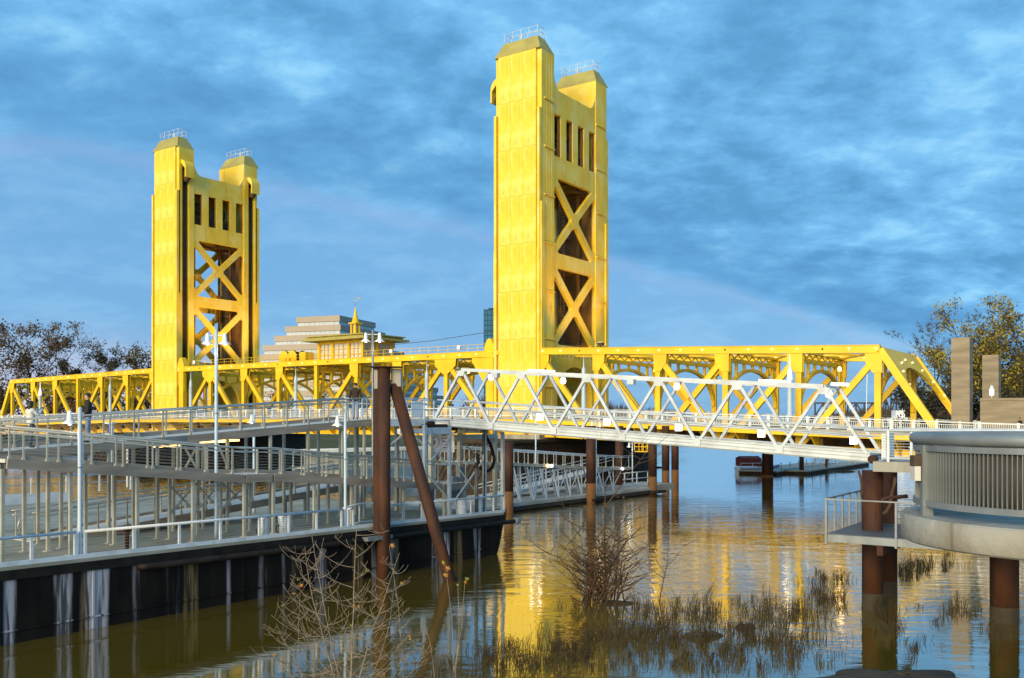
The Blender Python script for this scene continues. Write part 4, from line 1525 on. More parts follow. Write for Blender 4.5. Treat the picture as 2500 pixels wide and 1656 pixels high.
def text_part(txt, size, loc, mat, parent, rot=(math.pi / 2, 0, 0)):
    cu = bpy.data.curves.new('lettering', 'FONT')
    cu.body = txt
    cu.size = size
    cu.align_x = 'CENTER'
    cu.align_y = 'CENTER'
    cu.extrude = .004
    tmp = bpy.data.objects.new('tmp', cu)
    COL.objects.link(tmp)
    dg = bpy.context.evaluated_depsgraph_get()
    me = bpy.data.meshes.new_from_object(tmp.evaluated_get(dg))
    bpy.data.objects.remove(tmp)
    me.materials.clear()
    me.materials.append(MATS[mat])
    o = place(me, 'lettering', parent, loc)
    o.rotation_euler = rot
    return o


text_part('5', .62, (-.42, -.035, szc + .02), 'ink', sg)
q = MB()
for k, (wd, off) in enumerate(((.5, .2), (.62, .16), (.56, .18), (.3, .22), (.42, .2))):
    q.box(.1 + off - .1, .1 + off - .1 + wd, -.032, -.021, szc + .34 - k * .17, szc + .40 - k * .17)
q.build('fine_print', 'ink_orange', sg)

# notice sign standing on the far side of the upper ramp
nb_ = thing('notice_stand', 'small blue and white notice on a bent white stand behind the upper ramp', 'sign', gw(a_of(270, 6.2), 6.2, 0), BA)
Yn = gw(a_of(270, 6.2), 6.2).y
zt, zb_ = ZC - (1031 - HOR) / F * Yn, ZC - (1062 - HOR) / F * Yn
MB().box(.02, .16, -.05, .05, zb_ - 3.4, zt - .1).build('post', 'white', nb_)
MB().box(-.14, .02, -.04, .04, zb_ + .06, zt - .09).build('blue_panel', 'sign_blue', nb_)
MB().box(-.3, .24, -.08, .08, zt - .08, zt).build('top_plate', 'white', nb_)
MB().box(-.52, .02, -.06, .06, zb_ - .1, zb_ + .055).build('foot', 'white', nb_)
# tide gauge boards
for x, y0, y1, lab in ((311, 1086, 1142, 'white numbered tide gauge board hanging below the upper ramp'),):
    Yg = gw(a_of(x, 5.6), 5.6).y
    g = thing('tide_gauge', lab, 'gauge', gw(a_of(x, 5.6), 5.6, 0), BA)
    z1, z0 = ZC - (y0 - HOR) / F * Yg, ZC - (y1 - HOR) / F * Yg
    MB().box(-.06, .06, -.02, .02, z0 - .8, z1).build('board', 'sign_white', g)
    for k in range(5):
        zc = z0 + (z1 - z0) * (k + .5) / 5
        text_part(str(9 - k), .13, (0, -.03, zc), 'ink', g)

# ------------------------------------------------------------------ lamp posts
def lamp_head(parent, x, z, dirx, lit):
    """bell lamp hung on a short arm"""
    MB().tube((0, 0, z), (dirx * x, 0, z), .03, n=6).build('arm', 'white', parent)
    MB().lathe((dirx * x, 0, z), [(.0, -.30), (.11, -.30), (.245, -.345), (.25, -.335), (.10, -.22), (.092, -.19), (.092, -.07), (.08, -.06), (.075, -.02), (.075, .04), (.05, .09), (.01, .105)], 18).build('lamp_shade', 'lamp_white', parent)
    MB().lathe((dirx * x, 0, z - .34), [(0, -.055), (.05, -.035), (.065, .01), (.04, .05)], 10).build('globe', 'glow_white' if lit else 'white', parent)
    if lit:
        lamp_light('lamp_post_light', (dirx * x, 0, z - .60), 7, (1.0, .90, .72), .12, parent)


def lamp_post(pos, z0, z1, arms, label, r=.1, lit=True, mat='lamp_pole', head=.34):
    t_ = thing('lamp_post', label, 'lamp post', (pos.x, pos.y, z0), 0, 'bell-shaded lamp posts of the landing')
    h = z1 - z0
    MB().lathe((0, 0, 0), [(r * 1.15, 0), (r * 1.1, .3), (r, .35), (r * .92, h - .03), (r * .5, h)], 14).build('pole', mat, t_)
    MB().lathe((0, 0, h * .60), [(r * 1.04, -.02), (r * 1.06, 0), (r * 1.04, .02)], 14).build('joint', 'galv', t_)
    for d_ in arms:
        lamp_head(t_, head, h - .22, d_, lit)
    return t_


def lp(x, ytop, q_, arms, label, r=.1, **kw):
    a = a_of(x, q_)
    p = gw(a, q_)
    lamp_post(p, dz_(a), ZC - (ytop - HOR) / F * p.y, arms, label, r, **kw)


lp(195, 994, .18, (-1,), 'pale pole lamp post with one bell lamp at the barge rail, leftmost and largest', .072)
lp(843, 1008, .18, (-1,), 'pole lamp post with one bell lamp at the barge rail beside the dolphin pile', .066)
lp(528, 806, 1.6, (-1, 1), 'tall twin-headed lamp post rising in front of the farther tower', .07)
lp(910, 806, 2.85, (-1, 1), 'tall twin-headed lamp post beside the man in the brown sweater', .062, mat='galv')
lp(620, 1012, 9.5, (), 'slim white pole below the upper ramp with one lamp turned to the camera', .07)
a = a_of(620, 9.5)
hp = gw(a, 9.5)
# its head points at the camera side, built as a short arm along -y
t_ = [o for o in bpy.data.objects if o.get('label', '').startswith('slim white pole below')][0]
lamp_head(t_, .12, ZC - (1012 - HOR) / F * hp.y - dz_(a) - .1, -1, True)

# ------------------------------------------------------------------ dolphin: rusty piles
dol = thing('dolphin_pile', 'rusty steel dolphin of an upright pile and a slanting brace pile', 'pile', on(937, 1410, 0), 0)
Yd = dol.location.y
zt = ZC - (897 - HOR) / F * Yd
MB().tube((0, 0, -2), (0, 0, zt), .295, n=28).build('main_pile', 'rust', dol)
bx = on(1098, 1418, 0) - dol.location
top = Vector((.42, .35, zt - .75))
d_ = (Vector((bx.x, bx.y, 0)) - top).normalized()
MB().tube(top + Vector((0, 0, .0)), Vector((bx.x, bx.y, 0)) + d_ * 2.5, .27, n=28).build('brace_pile', 'rust', dol)
MB().box(-.40, -.22, -.06, .42, 2.0, zt - .05).box(-.46, -.16, -.10, -.06, 2.0, zt - .05).box(-.46, -.16, .42, .46, 2.0, zt - .05).build('guide_beam', 'rust', dol)
MB().box(-.62, .78, -.42, .72, zt - .001, zt + .025).build('cap_plate', 'rust', dol)
MB().box(.30, .74, .10, .60, zt - .85, zt - .05).build('gusset_block', 'concrete', dol)
MB().box(-.42, -.2, -.13, -.101, zt - .95, zt - .12).build('gusset_block', 'concrete', dol)

# ------------------------------------------------------------------ gangway
S0 = Vector((-4.1, 48.5, 0))
S1 = on(2124, 1129, 5.30)
S1.z = 0
gL = (S1 - S0).length
gA = math.atan2(S1.y - S0.y, S1.x - S0.x)
gz = lambda s: 6.72 + (5.30 - 6.72) * s / gL
gww, gh = 2.7, 2.95
gang = thing('gangway', 'long white truss gangway sloping down to the right in front of the bridge', 'gangway', S0, gA)
NP = 6
pl = gL / NP
for side, y in ((0, 0.0), (1, gww)):
    q = MB().bar((0, y, gz(0) + .22), (gL, y, gz(gL) + .22), .05, .33)
    for dz2, th_ in ((.06, .05), (.21, .035), (.37, .05)):
        q.bar((0, y, gz(0) + dz2), (gL, y, gz(gL) + dz2), .17, th_)
    q.build('bottom_chord', 'gangway_white', gang)
    MB().bar((0, y - (.12 if side == 0 else -.12), gz(0) + .02), (gL, y - (.12 if side == 0 else -.12), gz(gL) + .02), .06, .05).build('toe_pipe', 'galv', gang)
    MB().bar((pl * .5, y, gz(pl * .5) + gh), (gL - pl * .5, y, gz(gL - pl * .5) + gh), .17, .16).build('top_chord', 'gangway_white', gang)
    for k in range(NP):
        b0, b1, tp_ = k * pl + .09, (k + 1) * pl - .09, (k + .5) * pl
        MB().bar((b0, y, gz(b0) + .30), (tp_ - .06, y, gz(tp_) + gh - .05), .13, .125).build('diagonal', 'gangway_white', gang)
        MB().bar((tp_ + .06, y, gz(tp_) + gh - .05), (b1, y, gz(b1) + .30), .13, .125).build('diagonal', 'gangway_white', gang)
    yo = .11 if side == 0 else -.11
    for h in (1.0, 1.33):
        MB().tube((.2, y + yo, gz(.2) + h), (gL - .1, y + yo, gz(gL) + h), .035, n=8).build('handrail', 'gangway_white', gang)
for k in range(NP):
    tp_ = (k + .5) * pl
    MB().prism([(-.26, 0), (.26, 0), (.16, -.26), (-.16, -.26)], (tp_, -.10, gz(tp_) + gh - .06), (1, 0, 0), (0, 0, 1), (0, 1, 0), .012).build('gusset_plate', 'gangway_white', gang)
q = MB()
for k in range(NP * 4 + 1):
    s = gL * k / (NP * 4)
    q.box(s - .05, s + .05, .08, gww - .08, gz(s) + .06, gz(s) + .18)
q.build('floor_beams', 'gangway_white', gang)
MB().bar((0, gww / 2, gz(0) + .24), (gL, gww / 2, gz(gL) + .24), gww - .18, .06).build('floor', 'galv', gang)
for k in range(NP):
    tp_ = (k + .5) * pl
    MB().bar((tp_, .08, gz(tp_) + gh), (tp_, gww - .08, gz(tp_) + gh), .10, .10).build('top_strut', 'gangway_white', gang)
for k in range(1, NP):
    s = k * pl
    MB().box(s - .16, s + .16, -.105, -.085, gz(s) + .06, gz(s) + .40).build('splice_plate', 'gangway_white', gang)
LB = MB().box(-.13, .13, -.11, .11, -.16, .16).mesh('lamp_box', 'glow_white')
for x in (1318, 1482, 1657, 1859, 2084):
    u = (x - 1250) / F
    g1 = Vector((math.cos(gA), math.sin(gA), 0))
    p = S0 + Vector((-math.sin(gA), math.cos(gA), 0)) * .2
    s = (u * p.y - p.x) / (g1.x - u * g1.y)
    place(LB, 'lamp_box', gang, (s, .2, gz(s) + .82))
    lamp_light('gangway_light', (s, .55, gz(s) + .8), 4, (1, .93, .78), .1, gang)
GB = MB().lathe((0, 0, 0), [(0, -.17), (.12, -.12), (.16, 0), (.12, .1), (.1, .16)], 12).mesh('globe_lamp', 'glow_white')
for k, dx in ((0, .9), (1, 1.55), (3, .3), (5, -.1)):
    s = (k + .5) * pl + dx
    place(GB, 'globe_lamp', gang, (s, gww * .5, gz(s) + gh - .30))
for xa, xb in ((1289, 1353), (1853, 1930), (2030, 2072)):
    g1 = Vector((math.cos(gA), math.sin(gA), 0))
    p = S0 + Vector((-math.sin(gA), math.cos(gA), 0)) * gww
    ss = [((x - 1250) / F * p.y - p.x) / (g1.x - (x - 1250) / F * g1.y) for x in (xa, xb)]
    MB().bar((ss[0], gww, gz(ss[0]) + gh + .17), (ss[1], gww, gz(ss[1]) + gh + .17), .16, .13).build('light_tube', 'glow_white', gang)
for s in (3.9 * 1, 3.63 * 3.1):
    MB().box(s - .16, s + .16, -.2, .1, gz(s) + gh - .32, gz(s) + gh - .10).build('camera_box', 'gangway_white', gang)
# hinge pipe at the shore end
MB().lathe((gL + .1, -.15, gz(gL) + .12), [(.10, 0), (.17, 0), (.17, .5), (.10, .5)], 14, 'y').build('hinge', 'rust', gang)

# ------------------------------------------------------------------ river piles
def pile(x, ytop, ywater, wpx, label, ycol=None, d=None):
    p = on(x, ywater, 0)
    zt = ZC - (ytop - HOR) / F * p.y
    r = thing('river_pile', label, 'pile', p, 0, 'rusty round piles in the river')
    rad = (d / 2) if d else wpx / F * p.y / 2
    zc = 1.2 if ycol is None else ZC - (ycol - HOR) / F * p.y
    MB().tube((0, 0, -2), (0, 0, zc), rad * 1.004, n=24).build('wet_part', 'rust_low', r)
    MB().tube((0, 0, zc + .001), (0, 0, zt), rad, n=24).build('shaft', 'rust', r)


pile(1242, 1079, 1252, 23, 'rusty pile standing just behind the right end of the black barge', 1200)
pile(1443, 1040, 1227, 24, 'rusty pile at the near edge of the float below the gangway middle', 1180)
pile(1512, 1040, 1194, 20, 'thinner rusty pile behind the end of the white railed walkway', 1190)
pile(1593, 1040, 1206, 21.5, 'rusty pile at the right corner of the float, standing alone', 1164)
pile(1625, 1040, 1187, 18.5, 'left one of two close rusty piles beyond the float corner', 1149)
pile(1648, 1040, 1187, 18, 'right one of two close rusty piles beyond the float corner', 1147)
pile(1874, 1060, 1163, 27, 'dark rusty pile in front of the boat with the red canopy', 1160)
pile(1957, 1100, 1157, 11, 'thin dark pile in the small dock right of the red-canopied boat', 1155)
pile(2019, 1110, 1150, 9, 'thinnest pile at the far right of the small dock', 1148)

# ------------------------------------------------------------------ float with its railed walkway beyond the barge
FO = on(1252, 1250, 0)


def fw(a, q, z=0.0):
    return FO + G1 * a + G2 * q + Vector((0, 0, z))


def fa_of(x, q=0.0):
    u = (x - 1250.0) / F
    p = FO + G2 * q
    return (u * p.y - p.x) / (G1.x - u * G1.y)


fl = thing('float_dock', 'low concrete float with a dark edge behind the barge, below the gangway', 'dock', FO, GA)
MB().box(-14, 22, 0, 7.5, -.3, .38).build('hull', 'timber', fl)
MB().box(-14, 22.05, -.05, 7.55, .382, .62).build('deck', 'float_deck', fl)
MB().bar((-14, -.12, .2), (22, -.12, .2), .14, .22).build('rub_strake', 'timber', fl)
for x in (1443, 1593):
    a = fa_of(x)
    MB().box(a - .9, a + .9, -1.0, -.02, .12, .34).build('pile_guide', 'rubber', fl)
MB().box(22.05, 32, 3.0, 7.0, -.3, .35).build('finger_float', 'float_deck', fl)

wk = thing('float_walkway', 'white railed walkway on splayed legs above the float, descending to the right', 'walkway', FO, GA)
wx = {x: fa_of(x, .8) for x in (760, 960, 1130, 1254, 1429, 1520)}
wpts = [(wx[760], 4.10), (wx[1130], 4.02), (wx[1254], 3.66), (wx[1429], 2.98), (wx[1520] - .2, 2.62), (wx[1520] + 1.6, 2.60)]


def wz(a):
    for (a0, z0), (a1, z1) in zip(wpts[:-1], wpts[1:]):
        if a0 <= a <= a1:
            return z0 + (z1 - z0) * (a - a0) / (a1 - a0)
    return wpts[-1][1]


for (a0, z0), (a1, z1) in zip(wpts[:-1], wpts[1:]):
    MB().bar((a0, 1.65, z0 - .05), (a1, 1.65, z1 - .05), 1.6, .1).build('deck', 'float_deck', wk)
    for qq in (.8, 2.5):
        MB().bar((a0, qq, z0 - .11), (a1, qq, z1 - .11), .09, .24).build('fascia_board', 'steel_post', wk)
for qq in (.84, 2.46):
    a = wpts[0][0]
    while a < wpts[-1][0]:
        place(RP, 'rail_post', wk, (a, qq, wz(a)))
        a += 1.35
    q = MB()
    for h in (1.05, .92):
        q.path([(a_, qq, z_ + h) for a_, z_ in wpts], .03, 6)
    q.build('handrail', 'white', wk)
for k, a in enumerate([wx[1254] + .9 + 1.75 * i for i in range(9)]):
    if a > wx[1520] + .8:
        break
    for qq, d_ in ((.9, 0), (2.4, 0)):
        top_z = wz(a) - .24
        q = MB().bar((a - .75, qq, top_z), (a, qq - .1, .62), .09, .09).bar((a + .05, qq, top_z), (a + .02, qq - .1, .62), .08, .08)
        q.build('splayed_leg', 'gangway_white', wk)
    MB().bar((a, .9, .9), (a + 1.6, .9, wz(a) - .3), .06, .06).build('brace', 'gangway_white', wk)
for x, m_ in ((1337, 'glow_warm'), (1346, 'glow_white'), (1519, 'glow_white')):
    a = fa_of(x, .7)
    MB().lathe((a, .66, wz(a) - .1), [(0, -.15), (.12, -.1), (.15, 0), (.12, .1), (0, .15)], 10).build('lamp', m_, wk)
lr = thing('float_ramp', 'white ramp with double rails rising right behind the splayed legs of the float walkway', 'ramp', FO, GA)
ra0, ra1 = fa_of(1190, 3.6), fa_of(1490, 3.6)
MB().bar((ra0, 4.1, .72), (ra1, 4.1, 2.45), 1.5, .1).build('deck', 'ramp_deck', lr)
for qq in (3.3, 4.9):
    MB().bar((ra0, qq, .66), (ra1, qq, 2.42), .1, .30).build('side_beam', 'gangway_white', lr)
    q = MB()
    for h in (1.0, .72):
        q.path([(ra0, qq, .72 + h), (ra1, qq, 2.45 + h)], .03, 6)
    q.build('handrail', 'white', lr)
    for k in range(7):
        f_ = k / 6
        place(RP, 'rail_post', lr, (ra0 + (ra1 - ra0) * f_, qq, .72 + 1.73 * f_))
# small railing and lamp on the finger float
fr = thing('float_railing', 'small white railing on the finger float between the rusty piles', 'railing', FO, GA)
ra = [fa_of(x, 4.0) for x in (1525, 1555, 1582)]
for a in ra:
    MB().box(a - .06, a + .06, 3.95, 4.05, .36, 1.75).build('post', 'white', fr)
MB().path([(ra[0] - .3, 4, 1.72), (ra[2] + .4, 4, 1.72)], .05, 6).build('rail', 'white', fr)
MB().path([(ra[0] - .3, 4, 1.1), (ra[2] + .4, 4, 1.1)], .05, 6).build('rail', 'white', fr)
MB().box(ra[0] - .4, ra[2] + .5, 3.92, 4.08, .36, .62).build('kerb', 'white', fr)
for x, q_, ytop, lab in ((1544, 4.3, 1078, 'white pole lamp on the finger float under the gangway'), (1308, 1.3, 1006, 'thin white pole lamp rising from the float past the gangway, left one'), (1455, .5, 1026, 'thin white pole lamp beside the middle river pile')):
    a = fa_of(x, q_)
    p = fw(a, q_)
    lamp_post(p, .62, ZC - (ytop - HOR) / F * p.y, (-1,) if x == 1544 else (-1, 1), lab, .065, head=.34)

# ------------------------------------------------------------------ shore-side landing at the right
PL = thing('shore_landing', 'concrete landing slab with white rails at the shore end of the gangway', 'landing', on(2131, 1127, 5.5) * 1.0, BA)
PL.location.z = 0
MB().box(0, 16, .0, 4.6, 5.14, 5.5).build('slab', 'concrete', PL)
for s in (.5, 3.2, 6.2):
    place(MB().box(-.045, .045, -.045, .045, 0, 1.12).mesh('rail_post', 'white'), 'rail_post', PL, (s, .12, 5.5))
    place(MB().box(-.045, .045, -.045, .045, 0, 1.12).mesh('rail_post', 'white'), 'rail_post', PL, (s - .1, 4.4, 5.5))
q = MB()
q.path([(-.3, .12, 6.62), (15, .12, 6.62)], .05, 8)
q.path([(.3, .12, 5.62), (15, .12, 5.62)], .04, 8)
q.path([(-.3, 4.4, 6.62), (15, 4.4, 6.62)], .05, 8)
q.path([(.3, 4.4, 5.9), (15, 4.4, 5.9)], .04, 8)
q.build('handrail', 'white', PL)
q = MB()
for k in range(8):
    q.path([(.3, .12, 5.74 + .1 * k), (6.5, .12, 5.74 + .1 * k)], .007, 4)
q.build('cables', 'white', PL)
MB().box(.25, .40, .2, 1.5, 5.55, 6.5).box(1.6, 1.72, .5, .62, 5.5, 6.6).box(1.6, 1.72, 1.5, 1.62, 5.5, 6.6).box(1.62, 1.70, .5, 1.62, 6.0, 6.06).build('gate', 'white', PL)

for x, yw, d_, lab in ((2130, 1488, .74, 'front rusty pile rising through the steel platform under the shore landing'), (2171, 1456, .60, 'second rusty pile close behind the front one under the shore landing')):
    p = on(x, yw, 0)
    r_ = thing('river_pile', lab, 'pile', p, 0, 'rusty round piles in the river')
    MB().tube((0, 0, .62), (0, 0, 5.13), d_ / 2, n=30).build('shaft', 'rust', r_)
    MB().tube((0, 0, -2), (0, 0, .619), d_ / 2 + .004, n=30).build('wet_part', 'mud', r_)
    for zz_ in (2.2, 4.1):
        MB().lathe((0, 0, zz_), [(d_ / 2, -.012), (d_ / 2 + .007, 0), (d_ / 2, .012)], 30).build('weld_ring', 'rust', r_)
p = on(2452, 1518, 0)
r_ = thing('river_pile', 'thick rusty pile under the curved concrete balcony at the right edge', 'pile', p, 0, 'rusty round piles in the river')
MB().tube((0, 0, .55), (0, 0, 5.2), .46, n=32).build('shaft', 'rust', r_)
MB().tube((0, 0, -2), (0, 0, .549), .464, n=32).build('wet_part', 'mud', r_)
MB().tube((.35, .45, -2), (.35, .45, 5.2), .30, n=24).build('rear_shaft', 'rust', r_)

sp = thing('steel_platform', 'grey steel grating platform with cable railing around the rusty piles', 'platform', on(2019, 1303, 2.94), BA)
sp.location.z = 0
MB().box(0, 8.5, 0, 4.7, 2.86, 2.94).build('grating', 'rail_gray', sp)
MB().box(-.04, 8.5, -.06, -.002, 2.66, 2.92).build('edge_beam', 'galv', sp)
MB().box(-.06, -.002, 0, 4.7, 2.66, 2.92).build('edge_beam', 'galv', sp)
q = MB().box(1.7, 1.9, .0, 4.6, 2.3, 2.858).prism([(0, 0), (1.0, 0), (1.0, -.45)], (.9, .3, 2.858), (1, 0, 0), (0, 0, 1), (0, 1, 0), .06)
q.build('support_beam', 'rust', sp)
pm = MB().box(-.035, .035, -.035, .035, 0, 1.24).mesh('rail_post', 'galv')
for s in (.0, 2.35, 5.0, 7.6):
    place(pm, 'rail_post', sp, (s, -.09, 2.7 + .22))
    MB().box(s - .04, s + .04, -.125, -.062, 2.60, 2.93).build('post_foot', 'galv', sp)
for t in (1.1, 2.1, 3.1, 4.1, 4.65):
    place(pm, 'rail_post', sp, (-.03, t, 2.92))
MB().bar((-.05, -.09, 4.18), (8.4, -.09, 4.18), .07, .05).build('top_rail', 'galv', sp)
MB().bar((-.03, -.09, 4.18), (-.03, 4.7, 4.18), .07, .05).build('top_rail', 'galv', sp)
q = MB()
for k in range(9):
    q.path([(2.35, -.09, 3.03 + .12 * k), (8.4, -.09, 3.03 + .12 * k)], .008, 4)
q.build('cables', 'rust_low', sp)
# hanging pipes beside the piles
hp_ = thing('bent_pipe', 'bent brown pipes hanging beside the rusty piles under the landing', 'pipe', (0, 0, 0))
for pts, r_ in (([(2186, 1165), (2183, 1185), (2176, 1210), (2172, 1235), (2165, 1248), (2156, 1255)], .06), ([(2096, 1150), (2101, 1165), (2104, 1185), (2105, 1215)], .05), ([(2150, 1222), (2170, 1214), (2190, 1214), (2215, 1212)], .07)):
    MB().path([at(x, y, 33.2) for x, y in pts], r_, 8).build('pipe_run', 'brown_twig' if r_ < .065 else 'rust', hp_)

# round concrete balcony
BC = Vector((8.42, 13.95, 0))
bal = thing('round_balcony', 'round concrete balcony with grey fin railing and a thick pipe handrail at the right edge', 'balcony', BC, 0)
RS = 2.40
n_ = 120
q = MB()
prof = [(RS - .05, 5.14), (RS, 5.17), (RS, 5.52), (RS - .03, 5.55), (0.0, 5.55)]
prof = [(0.0, 5.14)] + prof
o0 = []
vs = []
for r_, z in prof:
    for k in range(n_):
        t_ = 2 * math.pi * k / n_
        vs.append((r_ * math.cos(t_), r_ * math.sin(t_), z))
fs = []
for i in range(len(prof) - 1):
    for k in range(n_):
        k2 = (k + 1) % n_
        fs.append((i * n_ + k, i * n_ + k2, (i + 1) * n_ + k2, (i + 1) * n_ + k))
q.add(vs, fs, False)
slab = q.build('slab', 'concrete', bal)
for p_ in slab.data.polygons:
    p_.use_smooth = p_.index >= n_ and p_.index < 4 * n_ and abs(p_.normal.z) < .5


def ring_part(name, prof, mat, parent, n=120):
    q = MB()
    m_ = len(prof)
    vs = []
    for k in range(n):
        t_ = 2 * math.pi * k / n
        for r_, z in prof:
            vs.append((r_ * math.cos(t_), r_ * math.sin(t_), z))
    fs = []
    for k in range(n):
        k2 = (k + 1) % n
        for i in range(m_):
            i2 = (i + 1) % m_
            fs.append((k * m_ + i, k2 * m_ + i, k2 * m_ + i2, k * m_ + i2))
    q.add(vs, fs, True)
    o = q.build(name, mat, parent)
    return o


RR = 2.19
ring_part('pipe_handrail', [(RR + .088 * math.cos(a_), 6.715 + .088 * math.sin(a_)) for a_ in [2 * math.pi * k / 16 for k in range(16)]], 'galv', bal)
for nm, z0, z1, w_ in (('upper_channel', 6.53, 6.615, .03), ('lower_channel', 5.70, 5.79, .03)):
    o = ring_part(nm, [(RR - w_, z0), (RR + w_, z0), (RR + w_, z1), (RR - w_, z1)], 'galv', bal)
    for p_ in o.data.polygons:
        p_.use_smooth = False
o = ring_part('screen', [(RR - .055, 5.78), (RR - .045, 5.78), (RR - .045, 6.54), (RR - .055, 6.54)], 'mesh_panel', bal)
fin = MB().box(-.03, .0, -.006, .006, 5.79, 6.53).mesh('fin', 'galv')
NF = 208
for k in range(NF):
    t_ = 2 * math.pi * k / NF
    if 0.05 * math.pi < t_ < 0.55 * math.pi:
        continue                          # side away from the river, open to the promenade
    o = place(fin, 'fin', bal, (RR * math.cos(t_), RR * math.sin(t_), 0))
    o.rotation_euler = (0, 0, t_)
# posts: one seen at x=2259
u = (2259 - 1250) / F
best = min((k * .002 for k in range(1500, 2600)), key=lambda t_: abs((BC.x + 2.2 * math.cos(t_)) / (BC.y + 2.2 * math.sin(t_)) - u) + (0 if math.sin(t_) < .25 else 9))
for t_ in (best, best + .9, best + 1.8, best - .9):
    q = MB().box(-.07, .09, -.05, .05, 5.551, 6.62)
    po = q.build('post', 'galv', bal, (2.17 * math.cos(t_), 2.17 * math.sin(t_), 0), t_)
t_ = best
lx = MB().box(.092, .20, -.085, .085, 6.30, 6.46).build('step_light', 'bark', bal, (2.17 * math.cos(t_ - .035), 2.17 * math.sin(t_ - .035), 0), t_)
MB().box(.094, .19, -.08, .08, 6.08, 6.299).build('lens', 'house_pane', lx)
MB().box(.09, .10, -.095, .095, 6.05, 6.48).build('back_plate', 'bark', lx)

# ------------------------------------------------------------------ boat, small dock, far ship, far bridge
for nm, x, wd, ln_, lab in (('d', 1804, 5.0, 26, 'low wooden dock where the red-canopied boat is tied, left one'), ('d', 1910, 3.4, 30, 'low grey dock finger right of the red-canopied boat')):
    p = on(x, 1157, 0)
    d_ = thing('boat_dock', lab, 'dock', p, BA, 'low docks beyond the gangway')
    MB().box(0, wd, 0, ln_, -.3, .34).build('float_body', 'timber', d_)
    MB().box(-.04, wd + .04, -.04, ln_, .342, .48).build('deck', 'float_deck', d_)
    for k in range(7):
        MB().box(wd - .2, wd - .1, 2 + k * 3.5, 2.1 + k * 3.5, .482, 1.5).build('cleat_post', 'steel_post', d_)
bt = thing('motor_boat', 'small white motor boat with a red canopy and blue stripe at the dock', 'boat', at(1846, 1150, 123.5) * 1.0, math.radians(8))
bt.location.z = 0
secs = [(-2.6, 1.1, .0), (-1.0, 1.2, .0), (.8, 1.15, .05), (2.2, .75, .2), (3.2, .12, .35)]
q = MB()
vs = []
for x, hw_, rise in secs:
    vs += [(x, -hw_ * .7, -.2 + rise), (x, -hw_, .75 + rise), (x, hw_, .75 + rise), (x, hw_ * .7, -.2 + rise)]
fs = [(0, 1, 2, 3)[::-1], (16, 17, 18, 19)]
for i in range(4):
    for k in range(4):
        fs.append((i * 4 + k, i * 4 + (k + 1) % 4, (i + 1) * 4 + (k + 1) % 4, (i + 1) * 4 + k))
q.add(vs, fs)
hl = q.build('hull', 'boat_white', bt)
q = MB()
for s_ in (-1, 1):
    for (x0, h0, r0), (x1, h1, r1) in zip(secs[:-1], secs[1:]):
        q.bar((x0, s_ * (h0 * .94 + .03), .52 + r0), (x1, s_ * (h1 * .94 + .03), .52 + r1), .03, .16)
q.build('stripe', 'boat_blue', hl)
q = MB()
for y0, y1, z0, z1 in ((-1.05, 0, 1.9, 2.2), (0, 1.05, 2.2, 1.9)):
    q.add([(-2.4, y0, z0), (.3, y0, z0), (.3, y1, z1), (-2.4, y1, z1), (-2.4, y0, z0 - .05), (.3, y0, z0 - .05), (.3, y1, z1 - .05), (-2.4, y1, z1 - .05)], [(0, 1, 2, 3), (7, 6, 5, 4), (0, 4, 5, 1), (2, 6, 7, 3), (0, 3, 7, 4), (1, 5, 6, 2)])
q.box(-2.4, .3, -1.09, -1.052, .9, 1.92)
q.box(-2.44, -2.4, -1.05, 1.05, .85, 2.0)
q.build('canopy', 'red_cloth', bt)
MB().prism([(.4, .8), (1.9, .85), (1.2, 1.45), (.5, 1.5)], (0, -.8, 0), (1, 0, 0), (0, 0, 1), (0, 1, 0), 1.6).build('windscreen', 'blue_glass', bt)
q = MB()
for x in (-2.6, -1.0, .6):
    q.tube((x, -1.25, .1), (x, -1.25, 1.35), .04, n=5)
q.tube((-2.6, -1.25, 1.3), (.6, -1.25, 1.3), .04, n=5)
q.build('guard_rail', 'white', bt)

ib = thing('far_truss_bridge', 'distant dark brown truss bridge across the river beyond the right span', 'bridge', (0, 0, 0))
Yb = 520
for (x0, x1, rise) in ((1990, 2150, 0), (2150, 2252, 1)):
    pa, pb = at(x0, 1015, Yb), at(x1, 1015, Yb)
    n_ = 8
    q = MB()
    tops = []
    for k in range(n_ + 1):
        f_ = k / n_
        hgt_ = 7.0 + (6.5 * math.sin(math.pi * f_) if rise else 0)
        p = pa.lerp(pb, f_)
        tops.append(p + Vector((0, 0, hgt_)))
        q.bar(p, tops[-1], .7, .7)
        if k:
            q.bar(tops[-2], tops[-1], .9, .9)
            q.bar(pa.lerp(pb, (k - 1) / n_), tops[-1] if k % 2 else tops[-1] - Vector((0, 0, hgt_)), .6, .6)
            if k % 2 == 0:
                q.bar(tops[-2], p, .6, .6)
    q.bar(pa, pb, 6, 1.2)
    q.bar(Vector((pa.x, pa.y, -1)), pa, 4, 4, up=(0, 1, 0))
    q.build('truss', 'dark_steel', ib)
vs_ = thing('moored_ship', 'far white moored ship with thin masts seen through the right end of the bridge', 'ship', at(2208, 1040, 260) * 1.0)
vs_.location.z = 0
MB().prism([(-11, 1.5), (12, 1.5), (10, -.5), (-9, -.5)], (0, -3, 0), (1, 0, 0), (0, 0, 1), (0, 1, 0), 6).build('hull', 'boat_white', vs_)
MB().box(-6, 4, -2.5, 2.5, 1.5, 4.6).box(-4, 2, -2, 2, 4.6, 7.6).box(-3, -.5, -1.5, 1.5, 7.6, 9.6).build('cabin', 'boat_white', vs_)
MB().box(-5.5, 3.6, -2.56, -2.502, 2.9, 3.7).box(-3.7, 1.7, -2.06, -2.002, 5.8, 6.6).build('window_band', 'dark_steel', vs_)
